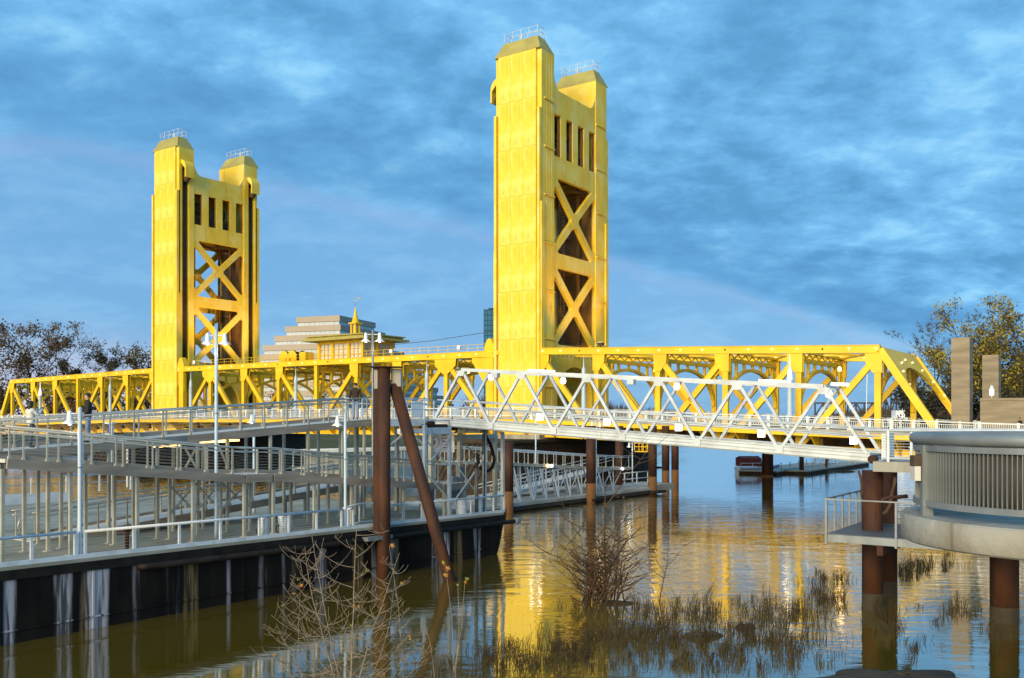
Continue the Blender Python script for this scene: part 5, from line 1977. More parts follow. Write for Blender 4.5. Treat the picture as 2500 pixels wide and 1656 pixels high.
MB().tube((-.5, 0, 8), (-.5, 0, 21), .12, n=5).tube((-10.8, 0, 1), (-10.3, 0, 24), .12, n=5).build('mast', 'boat_white', vs_)

# ------------------------------------------------------------------ buildings beyond
zg = thing('stepped_office_building', 'beige stepped pyramid office building with light glass bands behind the control house', 'building', (-74, 400, 0), math.atan2(.33, -.944))
for k in range(10):
    z1 = 7 + (1025 - 770) / F * 400 - 4.05 * k
    off = .9 * k
    ul_, vl = 21.5 + 5.1 * k, 33 + 8.2 * k
    y0, y1 = -vl, off                       # local x along the left face, local -y along the right face
    MB().box(-off, ul_, y0, y1, z1 - 2.45, z1).build('spandrel', 'building', zg)
    MB().box(-off + .5, ul_ - .5, y0 + .5, y1 - .5, z1 - 4.06, z1 - 2.452).build('window_band', 'band_glass', zg)
    q = MB()
    for i in range(int((ul_ + off) / 2.4)):
        q.box(-off + .6 + 2.4 * i, -off + .72 + 2.4 * i, y1 - .5, y1 - .42, z1 - 4.05, z1 - 2.46)
    stuff(q.build('mullions', 'building', zg))
ct = thing('glass_tower', 'blue glass office tower partly hidden behind the nearer bridge tower', 'building', at(1181, 1025, 760), math.radians(-12))
ct.location.z = 0
h_ = 7 + (1025 - 757) / F * 760
wd = (1382 - 1181) / F * 760
MB().box(0, wd, 0, 40, 0, h_).build('curtain_wall', 'blue_glass', ct)
q = MB()
z = 8
while z < h_:
    q.box(-.12, wd + .12, -.14, -.002, z, z + .7)
    q.box(-.14, -.002, 0, 40, z, z + .7)
    z += 4.2
x = 0
while x < wd:
    q.box(x, x + .3, -.16, -.002, 5, h_)
    x += 3.1
stuff(q.build('mullions', 'mullion', ct))
MB().box(3, wd - 3, 4, 34, h_, h_ + 2).tube((14, 10, h_ + 2), (14, 10, h_ + 14), .25, n=5).build('roof_plant', 'mullion', ct)

# ------------------------------------------------------------------ plants
def grow(mb, p, d, L, r, lvl, rnd, tips, spread=.7, up=.15, kids=(3, 5), seg=4, wob=.18, n_side=(7, 5, 4, 3), taper=.55, lenf=(.5, .72)):
    pts, rs = [p.copy()], [r]
    d = d.normalized()
    for i in range(seg):
        d = (d + Vector((rnd.gauss(0, wob), rnd.gauss(0, wob), rnd.gauss(0, wob) + up * (.5 if lvl else .2)))).normalized()
        p = p + d * (L / seg)
        pts.append(p.copy())
        rs.append(r * (1 - (1 - taper) * (i + 1) / seg))
    mb.path(pts, rs, n_side[min(len(n_side) - 1, 3 - min(3, lvl))], False)
    if lvl == 0:
        tips.append((pts[-1], d))
        tips.append((pts[len(pts) // 2], d))
        return
    nk = rnd.randint(*kids)
    for k in range(nk):
        f_ = rnd.uniform(.35, 1.0) if k else 1.0
        i = min(seg - 1, int(f_ * seg))
        q_ = pts[i].lerp(pts[i + 1], f_ * seg - i) if f_ < 1 else pts[-1]
        ax = Vector((rnd.gauss(0, 1), rnd.gauss(0, 1), rnd.gauss(0, .5))).normalized()
        nd = (d + ax * spread * rnd.uniform(.6, 1.2)).normalized()
        rr = rs[min(i + 1, seg)]
        grow(mb, q_, nd, L * rnd.uniform(*lenf), rr * rnd.uniform(.55, .75), lvl - 1, rnd, tips, spread, up, kids, seg, wob, n_side, taper, lenf)


def leaves(tips, n, size, rnd, scat, keep=1.0):
    mb = MB()
    for _ in range(n):
        p, d = rnd.choice(tips)
        c = p + Vector((rnd.gauss(0, scat), rnd.gauss(0, scat), rnd.gauss(0, scat * .8)))
        a = Vector((rnd.gauss(0, 1), rnd.gauss(0, 1), rnd.gauss(0, 1))).normalized()
        b_ = a.cross(Vector((rnd.gauss(0, 1), rnd.gauss(0, 1), rnd.gauss(0, 1)))).normalized()
        s = size * rnd.uniform(.6, 1.3)
        mb.add([c - a * s, c + b_ * s * .6, c + a * s, c - b_ * s * .6], [(0, 1, 2, 3)])
    return mb


def tree(label, pos, h, seed, leafmat, nleaf, lsize, clumps=0, trunk=.35, rad=.42, limbs=9, bark='bark', scat=.5, name='tree', group=None, leafmat2=None, n2=0, low=.16, twigs=5, lvl=2):
    """trunk with limbs that fill an uneven rounded crown of radius rad*h"""
    rnd = random.Random(seed)
    t_ = thing(name, label, 'tree', pos, rnd.uniform(0, 6), group)
    mb, tips = MB(), []
    p, d = Vector((0, 0, -.6)), Vector((rnd.gauss(0, .06), rnd.gauss(0, .06), 1))
    pts, rs = [p.copy()], [trunk * 1.25]
    for i in range(7):
        d = (d + Vector((rnd.gauss(0, .10), rnd.gauss(0, .10), .12))).normalized()
        p = p + d * h * .11
        pts.append(p.copy())
        rs.append(trunk * (1 - .115 * (i + 1)))
    mb.path(pts, rs, 8, False)
    for k in range(limbs):
        f_ = low + (.95 - low) * k / max(1, limbs - 1)
        i = min(6, int(f_ * 7))
        q_ = pts[i].lerp(pts[i + 1], f_ * 7 - i)
        az = k * 2.4 + rnd.uniform(-.5, .5)
        zz = q_.z / h
        reach = rad * h * (1.12 - .75 * abs(zz - .42)) * rnd.uniform(.7, 1.1)
        tz = h * min(1.0, zz + rnd.uniform(.22, .42)) - q_.z
        dv = Vector((math.cos(az) * reach, math.sin(az) * reach, tz))
        grow(mb, q_, dv, dv.length * .62, rs[i] * .55, lvl, rnd, tips, .62, .10, (4, 5), 4, .12, (6, 5, 4, 3), .45, (.42, .62))
    for p_, d_ in list(tips):
        for _ in range(twigs):
            e = (d_ + Vector((rnd.gauss(0, .5), rnd.gauss(0, .5), rnd.gauss(0, .4) + .1))).normalized() * h * rnd.uniform(.03, .06)
            w_ = e.cross(Vector((rnd.gauss(0, 1), rnd.gauss(0, 1), rnd.gauss(0, 1)))).normalized() * h * .0012
            mb.add([p_ - w_, p_ + w_, p_ + e], [(0, 1, 2)])
    mb.build('trunk', bark, t_)
    leaves(tips, nleaf, lsize, rnd, scat).build('crown', leafmat, t_)
    if leafmat2:
        sub = rnd.sample(tips, max(3, len(tips) // 5))
        leaves(sub, n2, lsize, rnd, scat * 1.2).build('crown_tufts', leafmat2, t_)
    big_ = [p_ for p_, d_ in tips if p_.z < h * .85]
    for k in range(clumps):                 # mistletoe balls
        c = rnd.choice(big_)
        cl_ = MB()
        R0 = rnd.uniform(.9, 1.7)
        for _ in range(320):
            v = Vector((rnd.gauss(0, 1), rnd.gauss(0, 1), rnd.gauss(0, 1))).normalized() * R0 * rnd.uniform(.2, 1) ** .5
            a = Vector((rnd.gauss(0, 1), rnd.gauss(0, 1), rnd.gauss(0, 1))).normalized()
            b_ = a.cross(v + Vector((.01, 0, 0))).normalized()
            p_ = c + v
            cl_.add([p_ - a * .22, p_ + b_ * .13, p_ + a * .22, p_ - b_ * .13], [(0, 1, 2, 3)])
        cl_.build('mistletoe', 'leaf_dark', t_)
    return t_


def tpos(x, Y, z=4.5):
    return ((x - 1250) / F * Y, Y, z)


TG = 'trees on the far left bank'
tree('large brown-leaved tree at the far left edge behind the approach span', tpos(82, 212, 5), 25.5, 3, 'leaf_brown', 3300, .30, trunk=.45, rad=.33, limbs=12, group=TG, scat=.8)
tree('partly bare tree with dark mistletoe balls, left of two beside the farther tower', tpos(190, 216, 5), 22.5, 8, 'leaf_olive', 1300, .26, clumps=7, trunk=.40, rad=.27, group=TG, scat=.7, twigs=9)
tree('sparse tree with mistletoe balls, close left of the farther tower', tpos(262, 222, 5), 20.0, 17, 'leaf_olive', 700, .26, clumps=6, trunk=.38, rad=.25, group=TG, scat=.6, twigs=9)
tree('golden-brown tree directly touching the farther tower', tpos(335, 226, 5), 20.0, 23, 'leaf_olive', 3200, .30, trunk=.42, rad=.28, group=TG, scat=.8)
tree('brown tree cut off by the left edge of the picture', tpos(-50, 205, 5), 20.0, 31, 'leaf_brown', 2000, .30, trunk=.4, rad=.32, limbs=11, group=TG, scat=.9)
for i, (x, h) in enumerate(((15, 10), (120, 11), (160, 9.5), (225, 11), (300, 9), (400, 7), (-40, 10))):
    tree(['low brown scrub at the left end of the approach span', 'brown scrub between the woman and the man seen through the truss', 'brown scrub behind the man in the black jacket', 'dark scrub right of the man in the black jacket',
          'dark scrub just left of the farther tower foot', 'dark shrub seen through the arch of the farther tower', 'low scrub at the far left edge below the brown tree'][i],
         tpos(x, 199 + 3 * (i % 3), 3.5), h, 40 + i, 'leaf_brown', 1900, .32, trunk=.22, rad=.55, limbs=8, group='scrub on the far left bank', scat=.9, name='scrub_tree', low=.08, twigs=3)
for i, (x, Y, h, lab) in enumerate(((690, 232, 9.5, 'small bare tree seen through the lift span left of the control house'), (800, 238, 10.0, 'bare shrub tree seen through the lift span below the control house'), (560, 225, 9, 'dark little tree right of the farther tower foot'))):
    tree(lab, tpos(x, Y, 5), h, 60 + i, 'leaf_dark', 500, .26, trunk=.2, rad=.4, group='small trees behind the lift span', scat=.5, name='small_tree', twigs=6)
TR = 'trees behind the concrete pylons'
tree('large tree with yellow-green tufts rising behind the two concrete pylons', tpos(2378, 120, 4.0), 16.8, 5, 'leaf_olive', 1300, .17, trunk=.42, rad=.36, limbs=14, group=TR, scat=.45, leafmat2='leaf_gold', n2=3200, twigs=7, low=.10)
tree('tree with yellowing leaves at the right edge behind the set-back pylon', tpos(2482, 114, 4.0), 17.4, 12, 'leaf_olive', 2400, .18, trunk=.42, rad=.36, limbs=14, group=TR, scat=.5, leafmat2='leaf_gold', n2=5200, twigs=7, low=.10)
tree('leaning bare tree with fine twigs between the end post and the tall pylon', tpos(2262, 126, 3.5), 15.5, 9, 'leaf_brown', 350, .16, trunk=.28, rad=.36, limbs=9, group=TR, scat=.3, twigs=10)
tree('dark bushy tree filling the gap between the two pylons', tpos(2405, 130, 4), 13.0, 21, 'leaf_dark', 6500, .26, trunk=.35, rad=.5, limbs=10, group=TR, scat=.8, low=.06)
tree('low dark bush under the sloping end post of the bridge', tpos(2240, 120, 3), 8.0, 27, 'leaf_dark', 3600, .22, trunk=.25, rad=.6, limbs=8, group=TR, scat=.7, name='bush', low=.05)
tree('dark bush at the right edge behind the low wall', tpos(2500, 106, 4), 9.0, 29, 'leaf_dark', 3600, .20, trunk=.25, rad=.6, limbs=8, group=TR, scat=.7, name='bush', low=.05)

# far wood along the river: reads as one mass of bare trees
rnd = random.Random(77)
mb = MB()
for i in range(330):
    f_ = i / 330
    if i < 190:
        Y = 420 + 1500 * (f_ / .576) ** 1.6
        x = 60 + (Y - 380) * .20 - rnd.uniform(0, 45)
        x = min(x, (1150 + 820 * (f_ / .576) - 1250) / F * Y)
    else:
        Y = rnd.uniform(420, 1500)
        x = 250 + (Y - 420) * .22 + rnd.uniform(0, 60)
    h = rnd.uniform(9, 17) * (1.0 if Y < 700 else 1.25)
    base = Vector((x, Y, 3.5))
    mb.tube(base, base + Vector((0, 0, h * .4)), .3, .2, 4, False)
    for _ in range(60):
        a = base + Vector((rnd.gauss(0, 1.2), rnd.gauss(0, 1), h * rnd.uniform(.15, .5)))
        b_ = base + Vector((rnd.gauss(0, 3.6), rnd.gauss(0, 3), h * rnd.uniform(.45, 1.0)))
        s = rnd.uniform(.15, .5)
        mb.add([a - Vector((s, 0, 0)), a + Vector((s, 0, 0)), b_], [(0, 1, 2)])
        c = base + Vector((rnd.gauss(0, 2.6), rnd.gauss(0, 2.6), h * rnd.uniform(.1, .6)))
        mb.add([c - Vector((.9, 0, .2)), c + Vector((.8, .3, -.3)), c + Vector((.1, 0, 1.1))], [(0, 1, 2)])
o = stuff(mb.build('far_wood', 'far_wood'))
o['label'] = 'far-off bare brown woods along both river banks'
o['category'] = 'woods'

# ------------------------------------------------------------------ foreground sapling and shrub
def star_leaf(mb, c, s, rnd):
    a = Vector((rnd.gauss(0, 1), rnd.gauss(0, .5), rnd.gauss(0, 1))).normalized()
    b_ = a.cross(Vector((rnd.gauss(0, .3), 1, rnd.gauss(0, .3)))).normalized()
    vs = []
    for k in range(10):
        r_ = s * (1 if k % 2 == 0 else .5) * rnd.uniform(.85, 1.1)
        t_ = 2 * math.pi * k / 10
        vs.append(c + a * r_ * math.cos(t_) + b_ * r_ * math.sin(t_) + a.cross(b_) * rnd.uniform(-.02, .02))
    mb.add(vs, [tuple(range(10))])


def twig(mb, p, d, L, r, rnd, lvl, tips, curve=.35, n=5):
    pts, rs = [p.copy()], [r]
    dd = d.normalized()
    for i in range(5):
        dd = (dd + Vector((rnd.gauss(0, .10), rnd.gauss(0, .10), curve * .16 + rnd.gauss(0, .08)))).normalized()
        p = p + dd * (L / 5)
        pts.append(p.copy())
        rs.append(max(r * (1 - .16 * (i + 1)), min(r, .005)))
    mb.path(pts, rs, n, False)
    tips.append(pts[-1])
    if lvl > 0:
        for k in range(rnd.randint(3, 5)):
            f_ = rnd.uniform(.15, .95)
            i = min(4, int(f_ * 5))
            q_ = pts[i].lerp(pts[i + 1], f_ * 5 - i)
            sd = Vector((rnd.choice((-1, 1)) * rnd.uniform(.5, 1), rnd.gauss(0, .6), rnd.uniform(-.25, .45)))
            twig(mb, q_, (dd * .35 + sd).normalized(), L * rnd.uniform(.35, .6), r * .55, rnd, lvl - 1, tips, curve, 4)


rnd = random.Random(404)
base = on(850, 1640, 0)
base = Vector(((850 - 1250) / F * 23.0, 23.0, 0))
sap = thing('bare_sapling', 'pale bare branching sapling with a few autumn leaves standing in the near water', 'sapling', base)
stems = [((0, 0), (.02, 0, 1), 4.75, .035), ((-.05, .1), (-.42, .1, 1), 4.3, .03), ((.05, -.1), (.30, 0, 1), 4.2, .03), ((-.1, 0), (-.17, -.1, 1), 4.5, .028), ((-.5, .2), (-.62, 0, .95), 2.6, .022), ((.5, .2), (.75, .1, .85), 2.2, .02), ((-1.0, .1), (-.25, 0, 1), 3.0, .022), ((.1, .3), (.5, .1, 1), 3.4, .022), ((.4, 0), (.9, 0, .55), 2.4, .018)]
alltips = []
for (sx, sy), d_, L, r_ in stems:
    mb, tips = MB(), []
    r_ *= .75
    p = Vector((sx, sy, -.3))
    dd = Vector(d_).normalized()
    pts, rs = [p.copy()], [r_]
    for i in range(9):
        dd = (dd + Vector((rnd.gauss(0, .05), rnd.gauss(0, .05), .06))).normalized()
        p = p + dd * (L / 9)
        pts.append(p.copy())
        rs.append(r_ * (1 - .085 * (i + 1)))
    mb.path(pts, rs, 7, False)
    nk = int(6 + L * 2.2)
    for k in range(nk):
        f_ = .12 + .86 * k / nk + rnd.uniform(-.02, .02)
        i = min(8, int(f_ * 9))
        q_ = pts[i].lerp(pts[i + 1], f_ * 9 - i)
        sg_ = 1 if k % 2 else -1
        sd = Vector((sg_ * rnd.uniform(.6, 1.0), rnd.gauss(0, .5), rnd.uniform(-.15, .30)))
        twig(mb, q_, sd, (1.45 - f_) * L * rnd.uniform(.18, .36), .0085, rnd, 1, tips, 1.0, 4)
    mb.build('stem', 'pale_bark', sap)
    alltips += tips
for mt, cnt in (('leaf_autumn', 9), ('leaf_green', 7)):
    for k in range(cnt):
        mb = MB()
        c = rnd.choice(alltips)
        star_leaf(mb, Vector((0, 0, 0)), rnd.uniform(.035, .06), rnd)
        mb.build('leaf', mt, sap, c)
# sprig with yellow leaves in front of the slanting pile
sg2 = thing('leafy_sprig', 'thin upright sprigs bearing a few yellow and orange leaves before the slanting pile', 'sprig', at(1110, 1650, 23.5) * 1.0)
sg2.location.z = 0
bx0 = sg2.location
for tgt, b_ in (((1088, 1385), (1108, 1560)), ((1135, 1420), (1108, 1580)), ((1118, 1430), (1112, 1600)), ((1030, 1500), (1060, 1640)), ((950, 1330), (985, 1480))):
    pa, pb = at(*b_, 23.5) - bx0, at(*tgt, 23.5) - bx0
    pa.z = min(pa.z, .6)
    mid_ = pa.lerp(pb, .5) + Vector((.06, 0, 0))
    MB().path([Vector((pa.x, pa.y, -.2)), pa, mid_, pb], [.012, .011, .009, .006], 5, False).build('stalk', 'pale_bark', sg2)
rnd = random.Random(9)
for (x, y, s, mt) in ((1083, 1375, .10, 'leaf_green'), (1093, 1388, .12, 'leaf_autumn'), (1088, 1404, .12, 'leaf_autumn'), (1140, 1413, .10, 'leaf_green'), (1137, 1422, .08, 'leaf_autumn'), (1117, 1428, .06, 'leaf_green'), (958, 1333, .11, 'leaf_autumn'), (735, 1430, .10, 'leaf_autumn'), (728, 1415, .06, 'leaf_green'), (718, 1450, .07, 'leaf_autumn'), (688, 1480, .07, 'leaf_green')):
    mb = MB()
    star_leaf(mb, Vector((0, 0, 0)), s * .72, rnd)
    mb.build('leaf', mt, sg2, at(x, y, 23.4) - bx0)

rnd = random.Random(55)
Ys = 35.5
shb = thing('twiggy_shrub', 'dense brown twiggy shrub standing in the water at the middle', 'shrub', ((1470 - 1250) / F * Ys, Ys, 0))
for k in range(34):
    mb, tips = MB(), []
    ang = rnd.uniform(0, 6.28)
    ln_ = rnd.uniform(1.6, 3.6)
    d_ = Vector((math.cos(ang) * .55, math.sin(ang) * .5, 1))
    twig(mb, Vector((rnd.uniform(-.9, .9), rnd.uniform(-.5, .5), -.2)), d_, ln_, .036, rnd, 2, tips, .55, 5)
    mb.build('stem', 'brown_twig', shb)
mb, tips = MB(), []
twig(mb, Vector((.15, 0, -.2)), Vector((.03, 0, 1)), 5.6, .05, rnd, 2, tips, .3, 5)
mb.build('stem', 'brown_twig', shb)
mb, tips = MB(), []
twig(mb, Vector((2.2, .3, -.2)), Vector((.25, 0, 1)), 3.0, .025, rnd, 2, tips, .4, 5)
mb.build('stem', 'brown_twig', shb)
mb = MB()
for _ in range(40):
    star_leaf(mb, Vector((rnd.gauss(0, .9), rnd.gauss(0, .5), rnd.uniform(.5, 4.0))), .06, rnd)
stuff(mb.build('dry_leaves', 'leaf_brown', shb))
for (x, y, lab) in ((1458, 1462, 'white scrap of litter left of two caught under the brown shrub'), (1517, 1469, 'white scrap of litter right of two caught under the brown shrub')):
    p = on(x, y, .02)
    lt_ = MB().lathe((0, 0, 0), [(.03, -.12), (.06, -.1), (.06, .08), (.025, .13)], 8, 'x').build('litter', 'litter', None, (p.x, p.y, .05))
    tag(lt_, lab, 'litter', 'litter in the water')

# reeds and drowned grass
rnd = random.Random(303)
for mt, tot, sd in (('reed', 5200, 1), ('reed_green', 2400, 2)):
    mb = MB()
    clumps = [(1700, 1500, 130, 30, 1.0), (1800, 1545, 170, 36, 1.2), (1620, 1560, 120, 34, 1.0), (1930, 1500, 110, 26, .9), (2030, 1470, 60, 22, .8), (1900, 1590, 160, 34, 1.1), (1700, 1620, 200, 30, 1.1), (1500, 1560, 130, 30, .9), (1480, 1490, 120, 14, .5),
              (2255, 1385, 55, 16, .6), (2310, 1375, 60, 14, .4), (2200, 1400, 70, 14, .3), (2160, 1520, 40, 40, .6), (2340, 1490, 60, 24, .3), (2210, 1580, 60, 20, .25), (1260, 1600, 110, 30, .5), (1350, 1620, 120, 26, .6), (1120, 1640, 140, 14, .4), (1400, 1590, 90, 28, .6), (2010, 1420, 60, 20, .4), (2400, 1560, 60, 30, .2)]
    wts = [c[4] for c in clumps]
    made = 0
    while made < tot:
        cx, cy, sx, sy, _w = rnd.choices(clumps, wts)[0]
        x, y = rnd.gauss(cx, sx * .55), rnd.gauss(cy, sy * .6)
        if y < 1340:
            continue
        c0 = on(x, y, 0)
        th = rnd.uniform(.18, .62) * (1.7 if rnd.random() < .22 else 1)
        tr_ = rnd.uniform(.03, .22)
        nb = rnd.randint(5, 24)
        made += nb
        tl = Vector((rnd.gauss(0, .25), rnd.gauss(0, .2), 0))
        for _ in range(nb):
            p = c0 + Vector((rnd.gauss(0, tr_), rnd.gauss(0, tr_), 0))
            h = th * rnd.uniform(.4, 1.15)
            wd = rnd.uniform(.004, .010)
            lean = tl + Vector((rnd.gauss(0, .25), rnd.gauss(0, .25), 0))
            a = Vector((1, rnd.uniform(-.4, .4), 0)).normalized() * wd
            p1 = p + lean * h * .4 + Vector((0, 0, h * .6))
            p2 = p + lean * h * 1.3 + Vector((0, 0, h * (1 if rnd.random() < .65 else .45)))
            p0 = p - Vector((0, 0, .1))
            mb.add([p0 - a, p0 + a, p1 + a * .8, p1 - a * .8, p2], [(0, 1, 2, 3), (3, 2, 4)])
            if rnd.random() < .35:
                q_ = p1 + Vector((rnd.choice((-1, 1)) * h * rnd.uniform(.15, .35), rnd.gauss(0, .05), h * rnd.uniform(-.1, .3)))
                mb.add([p1 - Vector((0, 0, wd)), p1 + Vector((0, 0, wd)), q_], [(0, 1, 2)])
    o = stuff(mb.build('drowned_reeds' if sd == 1 else 'drowned_grass', mt))
    o['label'] = 'brown drowned reeds sticking out of the near water' if sd == 1 else 'olive drowned grass tufts among the reeds'
    o['category'] = 'reeds' if sd == 1 else 'grass'


def mound(label, x, y, rx, ry, rz, seed, name='driftwood_mat', cat='debris'):
    r3 = random.Random(seed)
    mb = MB()
    n_, m_ = 30, 8
    vs = []
    ph = [(r3.uniform(0, 6.28), r3.uniform(.05, .22), k) for k in (2, 3, 5, 7)]
    for i in range(m_ + 1):
        t_ = math.pi / 2 * i / m_
        for k in range(n_):
            a = 2 * math.pi * k / n_
            s_ = 1 + sum(am * math.sin(kk * a + p_) for p_, am, kk in ph)
            vs.append((rx * s_ * math.cos(t_) * math.cos(a) + r3.gauss(0, .03), ry * s_ * math.cos(t_) * math.sin(a) + r3.gauss(0, .03), rz * math.sin(t_) ** .8 * (1 + .3 * math.sin(3 * a + ph[0][0]) * math.cos(t_)) - .04 + r3.gauss(0, .008)))
    fs = [(i * n_ + k, i * n_ + (k + 1) % n_, (i + 1) * n_ + (k + 1) % n_, (i + 1) * n_ + k) for i in range(m_) for k in range(n_)]
    mb.add(vs, fs, True)
    p = on(x, y, 0)
    return tag(mb.build(name, 'mud', None, (p.x, p.y, 0)), label, cat, 'dark mud and driftwood in the shallows')


mound('broad dark mud bank breaking the water at the bottom right', 2180, 1662, 1.8, .9, .24, 1, 'mud_bank', 'mud bank')
mound('dark drift mat among the reeds, left one', 1712, 1556, .55, .30, .2, 2)
mound('dark drift mat among the reeds, small right one', 1818, 1533, .32, .22, .16, 3)
mound('dark drift mat under the brown twiggy shrub', 1500, 1474, .6, .25, .14, 4)
mound('dark debris raft lying against the shore landing piles', 2035, 1152, 2.4, .7, .25, 5)
rnd = random.Random(3)
dw = thing('drift_log', 'dark branchy drift log floating beyond the small white float railing', 'log', on(1560, 1142, 0))
mb, tips = MB(), []
mb.path([(-3, 0, .1), (-1, .1, .2), (1, -.1, .15), (3.5, 0, .05)], [.15, .22, .2, .08], 8)
for k in range(5):
    twig(mb, Vector((rnd.uniform(-2, 2.5), 0, .2)), Vector((rnd.gauss(0, 1), rnd.gauss(0, .4), .5)), 1.1, .06, rnd, 1, tips, .2, 5)
mb.build('trunk', 'bark', dw)
mb = MB()
for _ in range(60):
    x, y = rnd.uniform(1190, 1420), rnd.uniform(1380, 1640)
    p = on(x, y, .006)
    s = rnd.uniform(.02, .045)
    t_ = rnd.uniform(0, 6.28)
    mb.add([p + Vector((s * math.cos(t_ + k * 1.57) * (1 if k % 2 else .6), s * math.sin(t_ + k * 1.57), 0)) for k in range(4)], [(0, 1, 2, 3)])
o = stuff(mb.build('floating_leaves', 'leaf_dark'))
o['label'], o['category'] = 'dark fallen leaves floating on the yellow reflection', 'leaves'

# ------------------------------------------------------------------ people
def person(label, loc, rz, h, mats, arms, legs=((-.09, .02), (.09, -.02)), head_turn=0.0, hair='short', lean=0.0):
    """joints in metres for a 1.75 m figure facing -y; mats: torso, sleeve, legs, shoe; arms: per side (elbow, wrist) positions"""
    V, E, Rr, M_ = [], [], [], []

    def jv(p, r):
        V.append(Vector(p))
        Rr.append(r)
        return len(V) - 1

    def link(a, b_, m_):
        E.append((a, b_))
        M_.append(m_)
    T, SL, LG, SH, SK = 0, 1, 2, 3, 4
    pel = jv((0, 0, .95), (.17, .13))
    wst = jv((0, .0 + lean * .3, 1.10), (.172, .135))
    link(pel, wst, T)
    che = jv((0, .01 + lean, 1.30), (.205, .155))
    link(wst, che, T)
    sho = jv((0, .01 + lean, 1.43), (.14, .105))
    link(che, sho, T)
    nk = jv((0, lean - .005, 1.50), (.058, .058))
    link(sho, nk, SK)
    hb = jv((0, lean - .015, 1.57), (.072, .082))
    link(nk, hb, SK)
    hm = jv((0, lean - .02, 1.65), (.078, .098))
    link(hb, hm, SK)
    ht = jv((0, lean - .01, 1.735), (.055, .070))
    link(hm, ht, SK)
    for s_, (elb, wri) in zip((-1, 1), arms):
        sh_ = jv((s_ * .185, .01 + lean, 1.41), (.078, .078))
        link(sho, sh_, T)
        e = jv(elb, (.064, .064))
        link(sh_, e, SL)
        w_ = jv(wri, (.046, .046))
        link(e, w_, SL)
        d_ = (Vector(wri) - Vector(elb)).normalized()
        pal = jv(Vector(wri) + d_ * .07, (.034, .022))
        link(w_, pal, SK)
        sd = d_.cross(Vector((0, 1, 0.3))).normalized()
        for k, (o_, L) in enumerate(((-.026, .065), (-.009, .078), (.009, .075), (.026, .06))):
            f1 = jv(Vector(wri) + d_ * (.07 + L * .55) + sd * o_, (.009, .009))
            link(pal, f1, SK)
            f2 = jv(Vector(wri) + d_ * (.07 + L) + sd * o_ + Vector((0, -.018, 0)), (.008, .008))
            link(f1, f2, SK)
        th_ = jv(Vector(wri) + d_ * .06 + sd * -.05 + Vector((0, -.02, 0)), (.010, .010))
        link(w_, th_, SK)
    for s_, (fx, fy) in zip((-1, 1), legs):
        hip = jv((s_ * .085, 0, .88), (.095, .10))
        link(pel, hip, LG)
        kn = jv((s_ * .09 + (fx - s_ * .09) * .5, fy * .5 - .01, .50), (.076, .080))
        link(hip, kn, LG)
        an = jv((fx, fy + .02, .11), (.062, .064))
        link(kn, an, LG)
        hl = jv((fx, fy + .03, .045), (.042, .045))
        link(an, hl, SH)
        toe = jv((fx, fy - .16, .035), (.040, .032))
        link(hl, toe, SH)
    me = bpy.data.meshes.new('person_skeleton')
    me.from_pydata([tuple(v) for v in V], E, [])
    ob = bpy.data.objects.new('person_tmp', me)
    COL.objects.link(ob)
    sk = ob.modifiers.new('skin', 'SKIN')
    sk.use_smooth_shade = True
    for i, r in enumerate(Rr):
        me.skin_vertices[0].data[i].radius = r
        me.skin_vertices[0].data[i].use_root = (i == 0)
    sb = ob.modifiers.new('sub', 'SUBSURF')
    sb.levels = sb.render_levels = 2
    dg = bpy.context.evaluated_depsgraph_get()
    dg.update()
    bm_ = bpy.data.meshes.new_from_object(ob.evaluated_get(dg))
    bpy.data.objects.remove(ob)
    bm_.materials.clear()
    for m_ in (*mats, 'skin', 'hair'):
        bm_.materials.append(MATS[m_])
    for pg in bm_.polygons:
        c = pg.center
        bi, bd = 0, 1e9
        for (a, b_), m_ in zip(E, M_):
            pa, pb = V[a], V[b_]
            ab = pb - pa
            t_ = max(0, min(1, (c - pa).dot(ab) / ab.length_squared))
            ra = sum(Rr[a]) / 2 * (1 - t_) + sum(Rr[b_]) / 2 * t_
            dd = (c - pa - ab * t_).length - ra
            if dd < bd:
                bi, bd = m_, dd
        if bi == SK and c.z < 1.49 and abs(c.x) < .2 and c.z > 1.2:
            bi = T
        if bi == LG and c.z > .93:
            bi = T
        pg.material_index = bi
        pg.use_smooth = True
    root = thing('person', label, 'person', loc, rz, 'people on the ramp')
    root.scale = (h / 1.77,) * 3
    place(bm_, 'body', root)
    hm_ = MB()
    prof = [(.0, .118), (.05, .108), (.082, .075), (.098, .03), (.10, -.02)] if hair == 'short' else [(.0, .125), (.055, .115), (.09, .08), (.108, .03), (.112, -.05), (.115, -.14), (.09, -.2)]
    n_ = 16
    vs = []
    for r_, z in prof:
        for k in range(n_):
            a = 2 * math.pi * k / n_
            fr_ = max(0, -math.sin(a + head_turn))
            zz = max(z, .02 + .045 * fr_) if fr_ > .35 else z
            vs.append((r_ * .92 * math.cos(a), r_ * 1.12 * math.sin(a) + lean - .005, 1.66 + zz))
    hm_.add(vs, [(i * n_ + k, i * n_ + (k + 1) % n_, (i + 1) * n_ + (k + 1) % n_, (i + 1) * n_ + k) for i in range(len(prof) - 1) for k in range(n_)], True)
    hm_.build('hair', 'hair', root)
    fc = MB()
    a = -math.pi / 2
    fc.prism([(0, .03), (.028, -.012), (0, -.016)], (-.009, lean - .112, 1.635), (0, -1, 0), (0, 0, 1), (1, 0, 0), .018)
    for s_ in (-1, 1):
        fc.lathe((s_ * .077, lean - .01, 1.64), [(.0, -.008), (.028, -.006), (.028, .006), (0, .008)], 8, 'x')
    face = fc.build('face_features', 'skin', root)
    ec = MB()
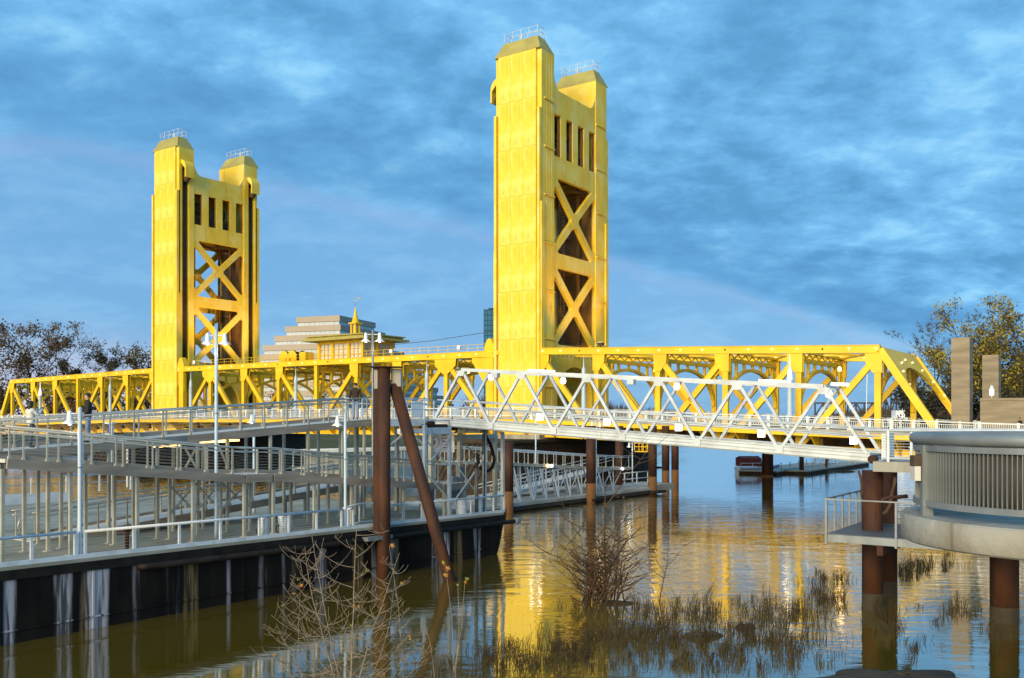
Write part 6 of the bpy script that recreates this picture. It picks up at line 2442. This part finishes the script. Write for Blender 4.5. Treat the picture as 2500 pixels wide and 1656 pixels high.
    for s_ in (-1, 1):
        ec.lathe((s_ * .03, lean - .108, 1.655), [(.0, -.004), (.011, 0), (0, .004)], 6, 'y')
    ec.bar((-.025, lean - .108, 1.59), (.025, lean - .108, 1.59), .006, .008)
    ec.build('eyes_and_mouth', 'hair', face)
    return root


def ramp_pos(x, q_):
    a = a_of(x, q_)
    p = gw(a, q_)
    return Vector((p.x, p.y, zzA(a) + .005))


# woman in a white jacket, taking a picture to the right-back
wm = person('woman in a white jacket and dark jeans holding up a phone on the upper ramp', ramp_pos(75, 3.9), math.radians(148), 1.66, ('white_cloth', 'white_cloth', 'dark_denim', 'hair'),
            (((-.26, -.16, 1.22), (-.12, -.36, 1.42)), ((.27, -.14, 1.20), (.10, -.36, 1.42))), legs=((-.12, .08), (.13, -.10)), hair='long')
MB().box(-.11, .08, -.475, -.462, 1.44, 1.56).build('phone', 'galv', wm)
person('man in a black jacket and blue jeans on the upper ramp looking left', ramp_pos(215, 3.9), math.radians(-72), 1.86, ('black_cloth', 'black_cloth', 'denim', 'hair'),
       (((-.27, .03, 1.15), (-.20, -.12, .96)), ((.27, .03, 1.15), (.20, -.12, .96))), hair='short')
mn = person('man in a dark brown sweater and pale jeans seen from behind on the upper ramp', ramp_pos(868, 4.2), math.radians(186), 1.82, ('brown_cloth', 'brown_cloth', 'denim', 'hair'),
            (((-.275, .02, 1.14), (-.23, -.10, .92)), ((.275, .02, 1.14), (.23, -.10, .92))), hair='short')
for (s, t, rz, mats, lab) in ((50.5, -1.3, .6, ('black_cloth', 'black_cloth', 'black_cloth', 'hair'), 'person in black walking behind the white railing below the tall pylon'),
                              (55.0, -1.4, 2.2, ('red_cloth', 'red_cloth', 'dark_denim', 'hair'), 'person in dark red passing along the concrete wall at the right edge'),
                              (-46.5, -1.2, 2.6, ('blue_cloth', 'blue_cloth', 'dark_denim', 'hair'), 'small figure in blue on the lift span sidewalk')):
    p = bw(s, t, ZD + (zr(s) if s > 0 else 0))
    person(lab, p, rz, 1.68, mats, (((-.27, .03, 1.15), (-.22, -.10, .95)), ((.27, .03, 1.15), (.22, -.10, .95))))
